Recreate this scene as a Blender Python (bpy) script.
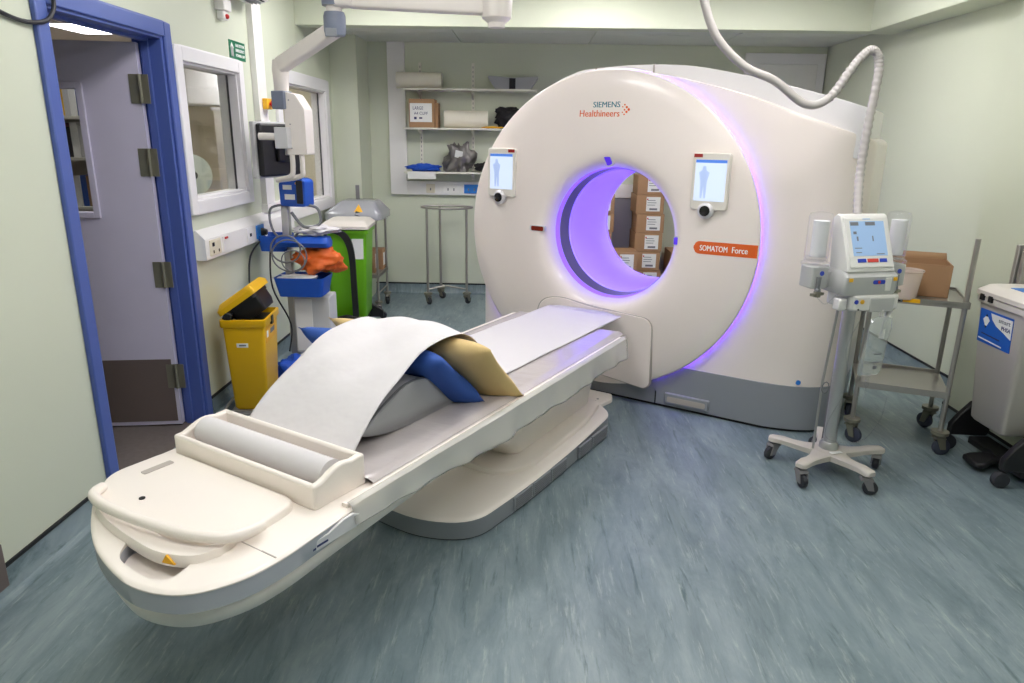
import bpy, bmesh, math, random
from mathutils import Matrix, Vector, Euler, noise
random.seed(7)
PI = math.pi; S = bpy.context.scene; C = S.collection
for _o in list(bpy.data.objects): bpy.data.objects.remove(_o)

# ------------------------------------------------------------------ camera, world, exposure
CAM_H = 1.62
R3 = Matrix(((0.99959, 0.02067, -0.01964), (0.02462, -0.27888, 0.96001), (0.01436, -0.96010, -0.27927)))
cd = bpy.data.cameras.new('camera'); cam = bpy.data.objects.new('camera', cd); C.objects.link(cam)
cd.sensor_width = 36; cd.lens = 36*700/1024; cd.clip_start = .05; cd.clip_end = 60
cm = Matrix((R3.col[0], -R3.col[1], -R3.col[2])).transposed().to_4x4()
cm.translation = (0, 0, CAM_H); cam.matrix_world = cm; S.camera = cam
w = bpy.data.worlds.new('world'); S.world = w; w.use_nodes = True
w.node_tree.nodes['Background'].inputs[0].default_value = (.8, .85, .9, 1)
w.node_tree.nodes['Background'].inputs[1].default_value = .05
S.view_settings.view_transform = 'Standard'; S.view_settings.look = 'None'
S.view_settings.gamma = 1; S.view_settings.use_curve_mapping = False
S.view_settings.exposure = 0.55
PANEL = 16.0            # strength of the ceiling light panels
S.cycles.use_denoising = True; S.cycles.max_bounces = 8; S.cycles.diffuse_bounces = 5
S.cycles.caustics_reflective = False; S.cycles.caustics_refractive = False
S.cycles.sample_clamp_indirect = 6

# ------------------------------------------------------------------ materials
def lin(c): c /= 255.; return c/12.92 if c <= .04045 else ((c+.055)/1.055)**2.4
def rgb(c): return tuple(lin(x) for x in c) + (1,)
MATS = {}
def M(name, col, rough=.5, metal=0, var=.04, scale=6, bump=0, bscale=80, emit=None, es=0, coat=0, alpha=None, sss=0, stretch=None):
    m = bpy.data.materials.new(name); m.use_nodes = True; nt = m.node_tree; b = nt.nodes['Principled BSDF']
    b.inputs['Roughness'].default_value = rough; b.inputs['Metallic'].default_value = metal
    b.inputs['Coat Weight'].default_value = coat
    c = rgb(col)
    tc = nt.nodes.new('ShaderNodeTexCoord'); src = tc.outputs['Object']
    if stretch:
        mp = nt.nodes.new('ShaderNodeMapping'); mp.inputs['Scale'].default_value = stretch
        nt.links.new(src, mp.inputs[0]); src = mp.outputs[0]
    if var:
        n = nt.nodes.new('ShaderNodeTexNoise'); n.inputs['Scale'].default_value = scale; n.inputs['Detail'].default_value = 4
        nt.links.new(src, n.inputs['Vector'])
        r = nt.nodes.new('ShaderNodeMix'); r.data_type = 'RGBA'
        r.inputs[6].default_value = tuple(x*(1-var) for x in c[:3])+(1,); r.inputs[7].default_value = tuple(min(1, x*(1+var)) for x in c[:3])+(1,)
        nt.links.new(n.outputs['Fac'], r.inputs[0]); nt.links.new(r.outputs[2], b.inputs['Base Color'])
    else: b.inputs['Base Color'].default_value = c
    if bump:
        n2 = nt.nodes.new('ShaderNodeTexNoise'); n2.inputs['Scale'].default_value = bscale; n2.inputs['Detail'].default_value = 3
        nt.links.new(src, n2.inputs['Vector'])
        bp = nt.nodes.new('ShaderNodeBump'); bp.inputs['Strength'].default_value = bump; bp.inputs['Distance'].default_value = .01
        nt.links.new(n2.outputs['Fac'], bp.inputs['Height']); nt.links.new(bp.outputs[0], b.inputs['Normal'])
    if emit:
        b.inputs['Emission Color'].default_value = rgb(emit); b.inputs['Emission Strength'].default_value = es
    MATS[name] = m; return m
def Mclear(name, tint=(235, 240, 240), gloss=.12, rough=.05, body=.0):
    """thin clear sheet: mostly transparent, a little gloss, optional milky body"""
    m = bpy.data.materials.new(name); m.use_nodes = True; nt = m.node_tree; nt.nodes.clear()
    o = nt.nodes.new('ShaderNodeOutputMaterial'); t = nt.nodes.new('ShaderNodeBsdfTransparent'); t.inputs[0].default_value = rgb(tint)
    g = nt.nodes.new('ShaderNodeBsdfGlossy'); g.inputs['Roughness'].default_value = rough
    fr = nt.nodes.new('ShaderNodeMath'); fr.operation = 'POWER'; fr.inputs[1].default_value = 5; lw = nt.nodes.new('ShaderNodeLayerWeight'); lw.inputs[0].default_value = .5; nt.links.new(lw.outputs['Facing'], fr.inputs[0])
    ad = nt.nodes.new('ShaderNodeMath'); ad.operation = 'MULTIPLY_ADD'; ad.inputs[1].default_value = .8; ad.inputs[2].default_value = gloss
    nt.links.new(fr.outputs[0], ad.inputs[0])
    d = nt.nodes.new('ShaderNodeBsdfDiffuse'); d.inputs[0].default_value = rgb(tint)
    m0 = nt.nodes.new('ShaderNodeMixShader'); m0.inputs[0].default_value = body
    nt.links.new(t.outputs[0], m0.inputs[1]); nt.links.new(d.outputs[0], m0.inputs[2])
    mx = nt.nodes.new('ShaderNodeMixShader'); nt.links.new(ad.outputs[0], mx.inputs[0])
    nt.links.new(m0.outputs[0], mx.inputs[1]); nt.links.new(g.outputs[0], mx.inputs[2]); nt.links.new(mx.outputs[0], o.inputs[0])
    MATS[name] = m; return m

M('wall', (208, 213, 194), .62, var=.025, scale=1.5, bump=.03, bscale=120)
M('wall_cream', (226, 214, 184), .7); M('ctrl_grey', (196, 190, 180), .7); M('ctrl_floor', (104, 96, 92), .8, var=.2, scale=40)
M('ceiling', (232, 233, 226), .8); M('tile', (216, 218, 212), .85, bump=.1, bscale=200)
M('white_trim', (236, 234, 236), .4); M('white_plastic', (238, 236, 234), .35)
M('black_line', (18, 18, 22), .5); M('door_blue', (78, 98, 168), .38, var=.05); M('door_leaf', (204, 199, 221), .45, var=.05)
M('kick', (108, 96, 92), .45, var=.06); M('steel', (176, 174, 170), .34, .6, var=.05); M('hinge_steel', (128, 126, 112), .4, .35)
M('cream', (240, 230, 224), .32, var=.015, coat=.25); M('table_cream', (242, 234, 226), .36, var=.02, coat=.15)
M('silver', (226, 224, 226), .36, .25, var=.03); M('plinth', (140, 144, 150), .45, var=.03); M('band_grey', (184, 187, 196), .42, var=.03)
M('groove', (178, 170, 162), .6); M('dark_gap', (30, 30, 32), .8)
M('scan_grey', (116, 110, 128), .3, .2); M('liner', (196, 186, 246), .4, var=0, emit=(112, 70, 255), es=.75)
M('led', (150, 120, 255), .4, var=0, emit=(116, 70, 255), es=.9); M('led_outer', (120, 80, 255), .4, var=0, emit=(116, 60, 255), es=7)
M('laser', (70, 40, 190), .2, var=0, emit=(84, 40, 230), es=.35); M('red_glass', (120, 40, 26), .2, var=.1)
M('teal', (28, 112, 132), .5, var=0); M('orange', (226, 98, 34), .45, var=0); M('white_print', (245, 244, 242), .5, var=0)
M('screen_white', (150, 160, 180), .3, var=0, emit=(214, 230, 255), es=.55); M('screen_blue', (60, 100, 180), .3, var=0, emit=(84, 140, 235), es=.4)
M('screen_pale', (120, 145, 175), .3, var=0, emit=(168, 200, 240), es=.30); M('panel_shell', (228, 223, 214), .4); M('icon', (170, 186, 220), .3, var=0, emit=(170, 196, 245), es=.3); M('red_tag', (150, 34, 30), .4, var=0)
M('knob_dark', (20, 20, 22), .25); M('black_plastic', (24, 24, 27), .42, var=.1); M('rubber', (46, 48, 54), .6); M('caster_grey', (126, 124, 126), .5)
M('mattress', (188, 181, 180), .22, var=.06, scale=3, bump=.35, bscale=9, coat=.4, stretch=(1, 2.4, 1))
M('paper', (214, 211, 213), .75, var=.01, bump=.5, bscale=7); M('pillow_blue', (46, 86, 168), .75, bump=.12, bscale=14)
M('pillow_yellow', (214, 186, 128), .75, bump=.15, bscale=14); M('wedge', (152, 153, 156), .38, var=.04); M('wedge_dark', (92, 94, 98), .4)
M('yellow', (236, 184, 12), .38, var=.04); M('hazard', (240, 178, 20), .45, var=0); M('blue_plastic', (24, 84, 190), .4, var=.04)
M('green', (112, 186, 26), .4, var=.05); M('bin_lid', (214, 208, 200), .5); M('bin_grey', (184, 178, 172), .45, var=.03)
M('orange_bag', (238, 112, 40), .5, bump=.3, bscale=18); M('cardboard', (172, 134, 100), .8, var=.06, scale=10); M('label_white', (238, 238, 236), .6, var=0)
M('label_grey', (120, 122, 128), .6, var=0); M('pale_grey', (205, 205, 206), .42); M('arm_cream', (236, 229, 222), .4); M('arm_grey', (122, 130, 148), .45)
M('sign_green', (18, 112, 78), .5, var=0); M('red', (206, 34, 30), .4, var=0); M('socket_blue', (38, 120, 206), .4, var=0); M('cable_grey', (120, 122, 126), .5)
M('hose', (178, 173, 170), .45); M('inj_white', (226, 225, 222), .32, coat=.2); M('inj_grey', (186, 187, 186), .35); M('base_beige', (200, 194, 186), .4)
M('alu', (190, 190, 190), .32, .7); M('syringe_white', (232, 232, 236), .5); M('btn_blue', (44, 70, 190), .4, var=0); M('btn_red', (214, 70, 60), .4, var=0); M('btn_yellow', (240, 184, 40), .4, var=0)
M('cart_steel', (170, 166, 160), .3, .65, var=.06); M('caster_navy', (58, 62, 78), .5); M('wood', (196, 174, 138), .6); M('foil_bag', (120, 116, 114), .3, .3, bump=.6, bscale=20)
M('paper_roll', (236, 230, 214), .7); M('shelf', (228, 226, 214), .5); M('blue_cloth', (30, 84, 196), .7, bump=.4, bscale=25)
M('black_cloth', (26, 24, 28), .8, bump=.4, bscale=25); M('yellow_strap', (226, 168, 30), .6); M('ink', (50, 60, 110), .6, var=0); M('beige_socket', (226, 218, 198), .45)
M('fan_grey', (206, 214, 206), .4); M('lamp_panel', (255, 255, 255), .5, var=0, emit=(254, 251, 250), es=PANEL)
M('lamp_ctrl', (255, 255, 255), .5, var=0, emit=(246, 244, 255), es=13); M('wire', (40, 40, 44), .5); M('wall_shade', (150, 150, 160), .6)
Mclear('glass', (246, 247, 242), .05, .02); Mclear('film', (246, 245, 241), .05, .18, .40); Mclear('acrylic', (252, 252, 253), .04, .06, .04); Mclear('bag', (246, 249, 249), .14, .10, .17)
Mclear('tub', (250, 240, 232), .04, .2, .5); Mclear('hood_clear', (176, 178, 184), .08, .15, .8)

def floor_mat():
    m = bpy.data.materials.new('floor_vinyl'); m.use_nodes = True; nt = m.node_tree; b = nt.nodes['Principled BSDF']; L = nt.links.new
    tc = nt.nodes.new('ShaderNodeTexCoord')
    def noise(scale, st, det=5, rough=.6, dist=.0):
        mp = nt.nodes.new('ShaderNodeMapping'); mp.inputs['Scale'].default_value = st; L(tc.outputs['Object'], mp.inputs[0])
        n = nt.nodes.new('ShaderNodeTexNoise'); n.inputs['Scale'].default_value = scale; n.inputs['Detail'].default_value = det
        n.inputs['Roughness'].default_value = rough; n.inputs['Distortion'].default_value = dist; L(mp.outputs[0], n.inputs['Vector']); return n.outputs['Fac']
    def ramp(f, stops):
        r = nt.nodes.new('ShaderNodeValToRGB'); L(f, r.inputs[0]); e = r.color_ramp.elements
        while len(e) < len(stops): e.new(.5)
        for i, (p, c) in enumerate(stops): e[i].position = p; e[i].color = c if len(c) == 4 else rgb(c)
        return r.outputs[0]
    def mix(f, a, c):
        x = nt.nodes.new('ShaderNodeMix'); x.data_type = 'RGBA'; L(f, x.inputs[0]); L(a, x.inputs[6])
        if isinstance(c, tuple): x.inputs[7].default_value = rgb(c)
        else: L(c, x.inputs[7])
        return x.outputs[2]
    base = ramp(noise(2.2, (3, .8, 1), 8, .72, .5), [(.30, (96, 112, 118)), (.5, (120, 136, 142)), (.70, (142, 156, 160))])
    k0, k1 = (0, 0, 0, 1), (1, 1, 1, 1)
    dk = ramp(noise(5, (5.4, .55, 1), 8, .72, .35), [(.55, k0), (.70, k1)])
    lt = ramp(noise(6, (6.5, .75, 1), 8, .75, .3), [(.55, k0), (.72, k1)])
    c = mix(dk, base, (80, 100, 104)); c = mix(lt, c, (160, 171, 170))
    L(c, b.inputs['Base Color']); b.inputs['Roughness'].default_value = .38
    bp = nt.nodes.new('ShaderNodeBump'); bp.inputs['Strength'].default_value = .04; L(noise(40, (1, 1, 1)), bp.inputs['Height']); L(bp.outputs[0], b.inputs['Normal'])
    MATS['floor'] = m
floor_mat()

# ------------------------------------------------------------------ geometry helpers
class G:
    def __init__(s): s.v = []; s.f = []
    def add(s, vs, fs):
        n = len(s.v); s.v += [tuple(p) for p in vs]; s.f += [tuple(i+n for i in f) for f in fs]; return s
    def box(s, x0, x1, y0, y1, z0, z1):
        vs = [(x, y, z) for z in (z0, z1) for x, y in ((x0, y0), (x1, y0), (x1, y1), (x0, y1))]
        return s.add(vs, [(3, 2, 1, 0), (4, 5, 6, 7), (0, 1, 5, 4), (1, 2, 6, 5), (2, 3, 7, 6), (3, 0, 4, 7)])
    def obox(s, c, size, rot=(0, 0, 0)):
        m = Euler(rot).to_matrix(); a, b, d = (x/2 for x in size); c = Vector(c)
        vs = [c+m@Vector((x, y, z)) for z in (-d, d) for x, y in ((-a, -b), (a, -b), (a, b), (-a, b))]
        return s.add(vs, [(3, 2, 1, 0), (4, 5, 6, 7), (0, 1, 5, 4), (1, 2, 6, 5), (2, 3, 7, 6), (3, 0, 4, 7)])
    def loft(s, rings, caps=True, close=False):
        n = len(rings[0]); vs = [p for r in rings for p in r]; fs = []; k = len(rings)
        for i in range(k if close else k-1):
            j = (i+1) % k
            fs += [(i*n+a, i*n+(a+1) % n, j*n+(a+1) % n, j*n+a) for a in range(n)]
        if caps and not close: fs += [tuple(range(n-1, -1, -1)), tuple(range((k-1)*n, k*n))]
        return s.add(vs, fs)
    def prism(s, poly, a, b, axis='z', taper=None):
        f = {'z': lambda p, h: (p[0], p[1], h), 'y': lambda p, h: (p[0], h, p[1]), 'x': lambda p, h: (h, p[0], p[1])}[axis]
        p2 = taper if taper else poly
        return s.loft([[f(p, a) for p in poly], [f(p, b) for p in p2]])
    def cyl(s, p0, p1, r0, r1=None, n=16, caps=True):
        return s.tube([p0, p1], [r0, r0 if r1 is None else r1], n, caps)
    def tube(s, pts, r, n=8, caps=True):
        pts = [Vector(p) for p in pts]; rs = r if isinstance(r, (list, tuple)) else [r]*len(pts)
        t0 = (pts[1]-pts[0]).normalized(); a = t0.orthogonal().normalized(); rings = []
        for i, p in enumerate(pts):
            t = (pts[min(i+1, len(pts)-1)]-pts[max(i-1, 0)]).normalized()
            a = (a-t*a.dot(t)).normalized(); b = t.cross(a)
            rings.append([p+(a*math.cos(2*PI*k/n)+b*math.sin(2*PI*k/n))*rs[i] for k in range(n)])
        return s.loft(rings, caps)
    def lathe(s, prof, n=48, f=None, a0=0, a1=2*PI, close=False):
        """prof: (r,h); f maps (r*cos, r*sin, h) -> point"""
        f = f or (lambda x, y, h: (x, y, h)); full = abs(a1-a0-2*PI) < 1e-6; m = n if full else n+1
        vs = [f(r*math.cos(a0+(a1-a0)*k/n), r*math.sin(a0+(a1-a0)*k/n), h) for r, h in prof for k in range(m)]; fs = []
        L = len(prof)
        for i in range(L if close else L-1):
            j = (i+1) % L
            for k in range(n): fs.append((i*m+k, i*m+(k+1) % m, j*m+(k+1) % m, j*m+k))
        if not close and full:
            if prof[0][0] > 1e-6: fs.append(tuple(range(m-1, -1, -1)))
            if prof[-1][0] > 1e-6: fs.append(tuple(range((L-1)*m, L*m)))
        return s.add(vs, fs)
    def open_lathe(s, prof, n=48, f=None):
        f = f or (lambda x, y, h: (x, y, h))
        vs = [f(r*math.cos(2*PI*k/n), r*math.sin(2*PI*k/n), h) for r, h in prof for k in range(n)]
        fs = [(i*n+k, i*n+(k+1) % n, (i+1)*n+(k+1) % n, (i+1)*n+k) for i in range(len(prof)-1) for k in range(n)]
        return s.add(vs, fs)
    def grid(s, fn, nu, nv):
        vs = [fn(i/nu, j/nv) for j in range(nv+1) for i in range(nu+1)]; m = nu+1
        return s.add(vs, [(j*m+i, j*m+i+1, (j+1)*m+i+1, (j+1)*m+i) for j in range(nv) for i in range(nu)])
    def ball(s, c, r, n=16):
        rx, ry, rz = r if isinstance(r, tuple) else (r, r, r)
        return s.lathe([(max(1e-7, math.sin(PI*i/(n//2))), -math.cos(PI*i/(n//2))) for i in range(n//2+1)], n, lambda x, y, h: (c[0]+x*rx, c[1]+y*ry, c[2]+h*rz))
    def sk(s):   # the table axis runs 1.6 degrees off the gantry axis
        s.v = [(x-.065-.028*y, y, z) for x, y, z in s.v]; return s
    def build(s, name, mat, parent=None, loc=None, rz=0, bevel=0, seg=2, solid=0, sub=0, ang=38):
        me = bpy.data.meshes.new(name); me.from_pydata(s.v, [], s.f); me.validate()
        bm = bmesh.new(); bm.from_mesh(me); bmesh.ops.remove_doubles(bm, verts=bm.verts, dist=1e-6)
        bmesh.ops.recalc_face_normals(bm, faces=bm.faces); bm.to_mesh(me); bm.free()
        me.shade_smooth(); me.set_sharp_from_angle(angle=math.radians(ang))
        me.materials.append(MATS[mat]); o = bpy.data.objects.new(name, me); C.objects.link(o)
        if parent: o.parent = parent
        if loc: o.location = loc
        if rz: o.rotation_euler.z = rz
        if solid: md = o.modifiers.new('solid', 'SOLIDIFY'); md.thickness = solid; md.offset = 0
        if sub: md = o.modifiers.new('sub', 'SUBSURF'); md.levels = md.render_levels = sub
        if bevel:
            md = o.modifiers.new('bevel', 'BEVEL'); md.width = bevel; md.segments = seg; md.limit_method = 'ANGLE'; md.angle_limit = math.radians(40)
            md.harden_normals = False
        return o
def BX(*a): return G().box(*a)
def thing(name, label, cat, loc=(0, 0, 0), rz=0, group=None):
    o = bpy.data.objects.new(name, None); C.objects.link(o); o.location = loc; o.rotation_euler = (0, 0, rz); o.empty_display_size = .1
    return tag(o, label, cat, group)
def tag(o, label, cat, group=None):
    o['label'] = label; o['category'] = cat
    if group: o['group'] = group
    return o
def struct(o, label=None):
    o['kind'] = 'structure'
    if label: o['label'] = label
    return o
def dup(root, loc=None, rz=None, label=None):
    r = root.copy(); C.objects.link(r)
    if loc: r.location = loc
    if rz is not None: r.rotation_euler.z = rz
    if label: r['label'] = label
    for ch in list(root.children):
        c = ch.copy(); C.objects.link(c); c.parent = r
        for g in ch.children:
            d = g.copy(); C.objects.link(d); d.parent = c
    return r
def rpoly(pts, rad, seg=5):
    """closed polygon with filleted corners"""
    out = []; n = len(pts)
    for i, p in enumerate(pts):
        r = rad[i] if isinstance(rad, (list, tuple)) else rad
        p = Vector(p); a = Vector(pts[i-1])-p; b = Vector(pts[(i+1) % n])-p
        if r <= 0: out.append(tuple(p)); continue
        d = min(r, a.length*.49, b.length*.49); p0 = p+a.normalized()*d; p1 = p+b.normalized()*d
        for k in range(seg+1):
            t = k/seg; q = p0*(1-t)**2+p*2*t*(1-t)+p1*t*t; out.append(tuple(q))
    return out
def rrect(x0, x1, y0, y1, r, seg=5): return rpoly([(x0, y0), (x1, y0), (x1, y1), (x0, y1)], r, seg)
def spline(pts, per=8, closed=False):
    pts = [Vector(p) for p in pts]; n = len(pts); out = []
    for i in range(n if closed else n-1):
        g = lambda k: pts[k % n] if closed else pts[max(0, min(n-1, k))]
        a, b, c, d = g(i-1), g(i), g(i+1), g(i+2)
        for k in range(per):
            t = k/per
            out.append(.5*((2*b)+(c-a)*t+(2*a-5*b+4*c-d)*t*t+(3*b-a-3*c+d)*t**3))
    if not closed: out.append(pts[-1])
    return out
def text(s, mat, parent, name, x0, x1, z0, z1, face, bold=.0, wide=0):
    """lettering fitted to a rectangle; face maps (x, z, depth) -> local point"""
    cu = bpy.data.curves.new('t', 'FONT'); cu.body = s; cu.size = 1; cu.extrude = .01; cu.offset = bold; cu.resolution_u = 3
    o = bpy.data.objects.new('t', cu); C.objects.link(o); bpy.context.view_layer.update()
    me = bpy.data.meshes.new_from_object(o.evaluated_get(bpy.context.evaluated_depsgraph_get())); bpy.data.objects.remove(o)
    xs = [v.co.x for v in me.vertices]; ys = [v.co.y for v in me.vertices]
    if not xs: return None
    ax, bx_, ay, by = min(xs), max(xs), min(ys), max(ys)
    for v in me.vertices:
        v.co = face(x0+(v.co.x-ax)/(bx_-ax)*(x1-x0), z0+(v.co.y-ay)/(by-ay)*(z1-z0), .0008 if v.co.z > 0 else -.0004)
    if wide:   # heavier strokes: a second copy of the outline set slightly to the side
        bm = bmesh.new(); bm.from_mesh(me); q = bmesh.ops.duplicate(bm, geom=bm.verts[:]+bm.edges[:]+bm.faces[:])['geom']
        vv = [e for e in q if isinstance(e, bmesh.types.BMVert)]; d_ = (Vector(face(wide, 0, 0))-Vector(face(0, 0, 0))); d_.y *= 0 if abs(d_.x) > 0 else 1
        bmesh.ops.translate(bm, verts=vv, vec=d_); bm.to_mesh(me); bm.free()
    me.materials.clear(); me.materials.append(MATS[mat]); me.name = name
    r = bpy.data.objects.new(name, me); C.objects.link(r); r.parent = parent; return r
def caster(parent, x, y, r=.045, body='caster_grey', tyre='rubber', z=0, rz=0, disc=None):
    """swivel caster: stem + fork (part) with wheel (sub-part)"""
    c, s_ = math.cos(rz), math.sin(rz); T = lambda a, b, h: (x+a*c-b*s_, y+a*s_+b*c, z+h); g = G()
    g.cyl(T(0, 0, 2*r*1.02), T(0, 0, 2*r+.05), .010, n=10)
    for k in (-1, 1):
        g.loft([[T(a, k*.018, h), T(a, k*.024, h)][::1]+[T(a2, k*.024, h2), T(a2, k*.018, h2)] for (a, h, a2, h2) in (((-.022, 2*r+.012, .022, 2*r+.012)), ((.008, r*.8, .036, r*.8)))])
    g.loft([[T(-.03, -.024, 2*r+.006), T(.03, -.024, 2*r+.006), T(.03, .024, 2*r+.006), T(-.03, .024, 2*r+.006)], [T(-.024, -.02, 2*r+.02), T(.024, -.02, 2*r+.02), T(.024, .02, 2*r+.02), T(-.024, .02, 2*r+.02)]])
    if disc: g.cyl(T(0, 0, 2*r+.03), T(0, 0, 2*r+.048), disc, n=20)
    o = g.build('caster', body, parent)
    h = G(); ct = Vector(T(.02, 0, r)); ax = Vector((-s_, c, 0)); u = Vector((c, s_, 0)); up = Vector((0, 0, 1))
    h.lathe([(.25*r, -.016), (.75*r, -.016), (r, -.010), (r, .010), (.75*r, .016), (.25*r, .016)], 20, lambda a, b, d: ct+u*a+up*b+ax*d)
    h.build('wheel', tyre, o); return o
# ------------------------------------------------------------------ the room
LX, BY, RX, RN, FY, CZ, LZ = -1.87, 7.38, 2.87, 2.555, -2.3, 2.78, 2.455
struct(BX(LX, RX, FY, BY, -.08, 0).build('floor', 'floor'), 'blue grey streaked sheet vinyl floor of the scan room')
g = G(); Y = [(FY, 2.87, None), (2.87, 3.77, (0, 2.095)), (3.77, 3.925, None), (3.925, 4.68, (1.255, 1.99)), (4.68, 5.45, None), (5.45, 6.65, (1.06, 2.0)), (6.65, BY, None)]
for a, b, op in Y:
    if op is None: g.box(LX-.12, LX, a, b, 0, CZ)
    else:
        if op[0] > 0: g.box(LX-.12, LX, a, b, 0, op[0])
        g.box(LX-.12, LX, a, b, op[1], CZ)
struct(g.build('wall_left', 'wall'), 'pale green side wall with door and two windows')
struct(BX(LX-.12, RX+.12, BY, BY+.12, 0, CZ).build('wall_back', 'wall'), 'pale green wall behind the scanner')
struct(BX(RX, RX+.12, 4.06, BY, 0, CZ).build('wall_right', 'wall'), 'pale green wall beyond the trolley')
struct(BX(RN, RX+.12, FY, 4.06, 0, CZ).build('wall_right_near', 'wall'), 'pale green wall section stepping forward beside the grey bin')
struct(BX(LX-.12, RX+.12, FY-.12, FY, 0, CZ).build('wall_front', 'wall'))
struct(BX(LX-.12, RX+.12, FY-.12, BY+.12, CZ, CZ+.1).build('ceiling', 'ceiling'))
struct(BX(LX, LX+.25, 6.9, BY, 0, LZ+.06).build('wall_boxing', 'wall'), 'pale green pipe boxing in the back corner')
# dropped ceiling: bulkhead faces, soffit and its tiles
struct(G().box(LX, 2.62, 5.95, 6.0, LZ, CZ).box(2.62, 2.67, 4.06, 6.0, LZ, CZ).build('wall_bulkhead', 'wall'), 'pale green bulkhead face above the dropped ceiling')
sof = struct(G().box(LX, 2.625, 5.955, 6.1, LZ-.002, LZ+.02).box(2.625, RX, 4.06, 6.1, LZ-.002, LZ+.02).box(LX, RX, 6.1, BY, LZ+.066, LZ+.08).box(LX, RX, 6.09, 6.1, LZ, LZ+.07).build('ceiling_dropped', 'wall'), 'dropped ceiling strip above the scanner and the shelves')
xs = [LX+.0, -.69, .55, 1.79, 2.87]; ys = [6.1, 6.70, 7.30, BY]
for i in range(4):
    for j in range(3):
        BX(xs[i]+.006, xs[i+1]-.006, ys[j]+.006, ys[j+1]-.006, LZ+.052, LZ+.067).build('ceiling_tile', 'tile', sof, bevel=.002)
# coved skirting with its black capping line
def skirt(name, segs):
    g = G(); k = G()
    for (x0, y0), (x1, y1), nx, ny in segs:
        prof = [(0, 0), (.05, .0015), (.022, .012), (.008, .04), (.006, .1), (0, .1)]
        for gg, pr in ((g, prof), (k, [(0, .1), (.009, .1), (.009, .114), (0, .114)])):
            gg.loft([[(x+nx*d, y+ny*d, h) for d, h in pr] for x, y in ((x0, y0), (x1, y1))])
    o = struct(g.build(name, 'floor')); k.build('capping_strip', 'black_line', o); return o
skirt('baseboard_left', [((LX, FY), (LX, 2.77), 1, 0), ((LX, 3.87), (LX, 6.9), 1, 0)])
skirt('baseboard_back', [((LX+.25, BY), (RX, BY), 0, -1), ((LX, 6.9), (LX+.25, 6.9), 0, -1)])
skirt('baseboard_right', [((RX, 4.06), (RX, BY), -1, 0), ((RN, FY), (RN, 4.06), -1, 0), ((RN, 4.06), (RX, 4.06), 0, 1)])
# grey kick plate at the near end of the left wall
tag(BX(LX, LX+.012, 1.6, 2.155, .03, .20).build('kick_plate', 'kick', bevel=.003), 'dark grey plate low on the left wall at the photo edge', 'plate')

# ceiling light panels (the lamps of the room, plus two unseen front ones added as fill)
def lamp(x, y, z, lab, mat='lamp_panel', sx=.6, sy=.6):
    t = thing('ceiling_light', lab, 'light', (x, y, z)); a, b = sx/2, sy/2
    BX(-a+.02, a-.02, -b+.02, b-.02, -.012, -.004).build('diffuser', mat, t)
    G().box(-a, a, -b, -b+.025, -.016, 0).box(-a, a, b-.025, b, -.016, 0).box(-a, -a+.025, -b, b, -.016, 0).box(a-.025, a, -b, b, -.016, 0).build('frame', 'white_plastic', t)
for x, y, lab_ in ((-1.0, 5.1, 'above the shelves side of the bulkhead'), (.5, 5.2, 'above the middle of the bulkhead'), (1.75, 4.95, 'above the steel trolley corner'), (-.8, 3.0, 'nearest the blue door'), (1.1, 3.0, 'above the scanner front'), (-.7, .9, 'added as unseen fill over the near end of the left wall'), (1.1, .9, 'added as unseen fill above the open floor in front')):
    lamp(x, y, CZ, 'square ceiling light panel '+lab_)

# ------------------------------------------------------------------ control room behind the left wall
struct(BX(-4.8, LX-.0, 1.0, 8.5, -.08, -.002).build('floor_control_room', 'ctrl_floor'))
struct(BX(-4.92, -4.8, 1.0, 8.5, 0, 2.5).build('wall_control_far', 'ctrl_grey'))
struct(BX(-4.8, LX-.12, 8.5, 8.6, 0, 2.5).build('wall_control_back', 'wall_cream'))
struct(BX(-4.8, LX-.12, .9, 1.0, 0, 2.5).build('wall_control_front', 'ctrl_grey'))
struct(BX(-4.92, LX-.12, .9, 8.6, 2.42, 2.5).build('ceiling_control_room', 'ctrl_grey'))
lamp(-3.47, 5.98, 2.42, 'bright ceiling panel seen through the open blue doorway', 'lamp_ctrl', .6, .6)
lamp(-2.7, 4.9, 2.42, 'unseen ceiling panel added as fill in the room behind the door', 'lamp_ctrl', .6, .6)  # unseen panel, added to brighten the control room
lamp(-2.9, 7.4, 2.42, 'ceiling panel in the room behind the white framed windows', 'lamp_ctrl', .6, .6)

# door frame, leaf
d = bpy.data.objects.new('door_1', None); C.objects.link(d); struct(d, 'open lilac door in a blue painted frame')
fr = G()
def arch(fr, y0, y1, z1, wd, x0, x1):
    fr.box(x0, x1, y0-wd, y0, 0, z1+wd).box(x0, x1, y1, y1+wd, 0, z1+wd).box(x0, x1, y0, y1, z1, z1+wd)
arch(fr, 2.87, 3.77, 2.085, .07, LX-.002, LX+.022)
fr.build('door_frame', 'door_blue', d, bevel=.006)
fr = G(); arch(fr, 2.892, 3.748, 2.072, .022, LX-.14, LX+.008); fr.build('door_jamb', 'door_blue', d, bevel=.003)
fr = G(); arch(fr, 2.908, 3.732, 2.058, .016, LX-.09, LX-.055); fr.build('door_stop', 'door_blue', d, bevel=.002)
hx, hy, ang = LX-.10, 3.70, math.radians(180+8)
u_ = Vector((math.cos(ang), math.sin(ang), 0)); n_ = Vector((-u_.y, u_.x, 0))      # n_ points towards the camera side (-y)
if n_.y > 0: n_ = -n_
def lp(a, t, z): p = Vector((hx, hy, 0))+u_*a-n_*t; return (p.x, p.y, z)
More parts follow.
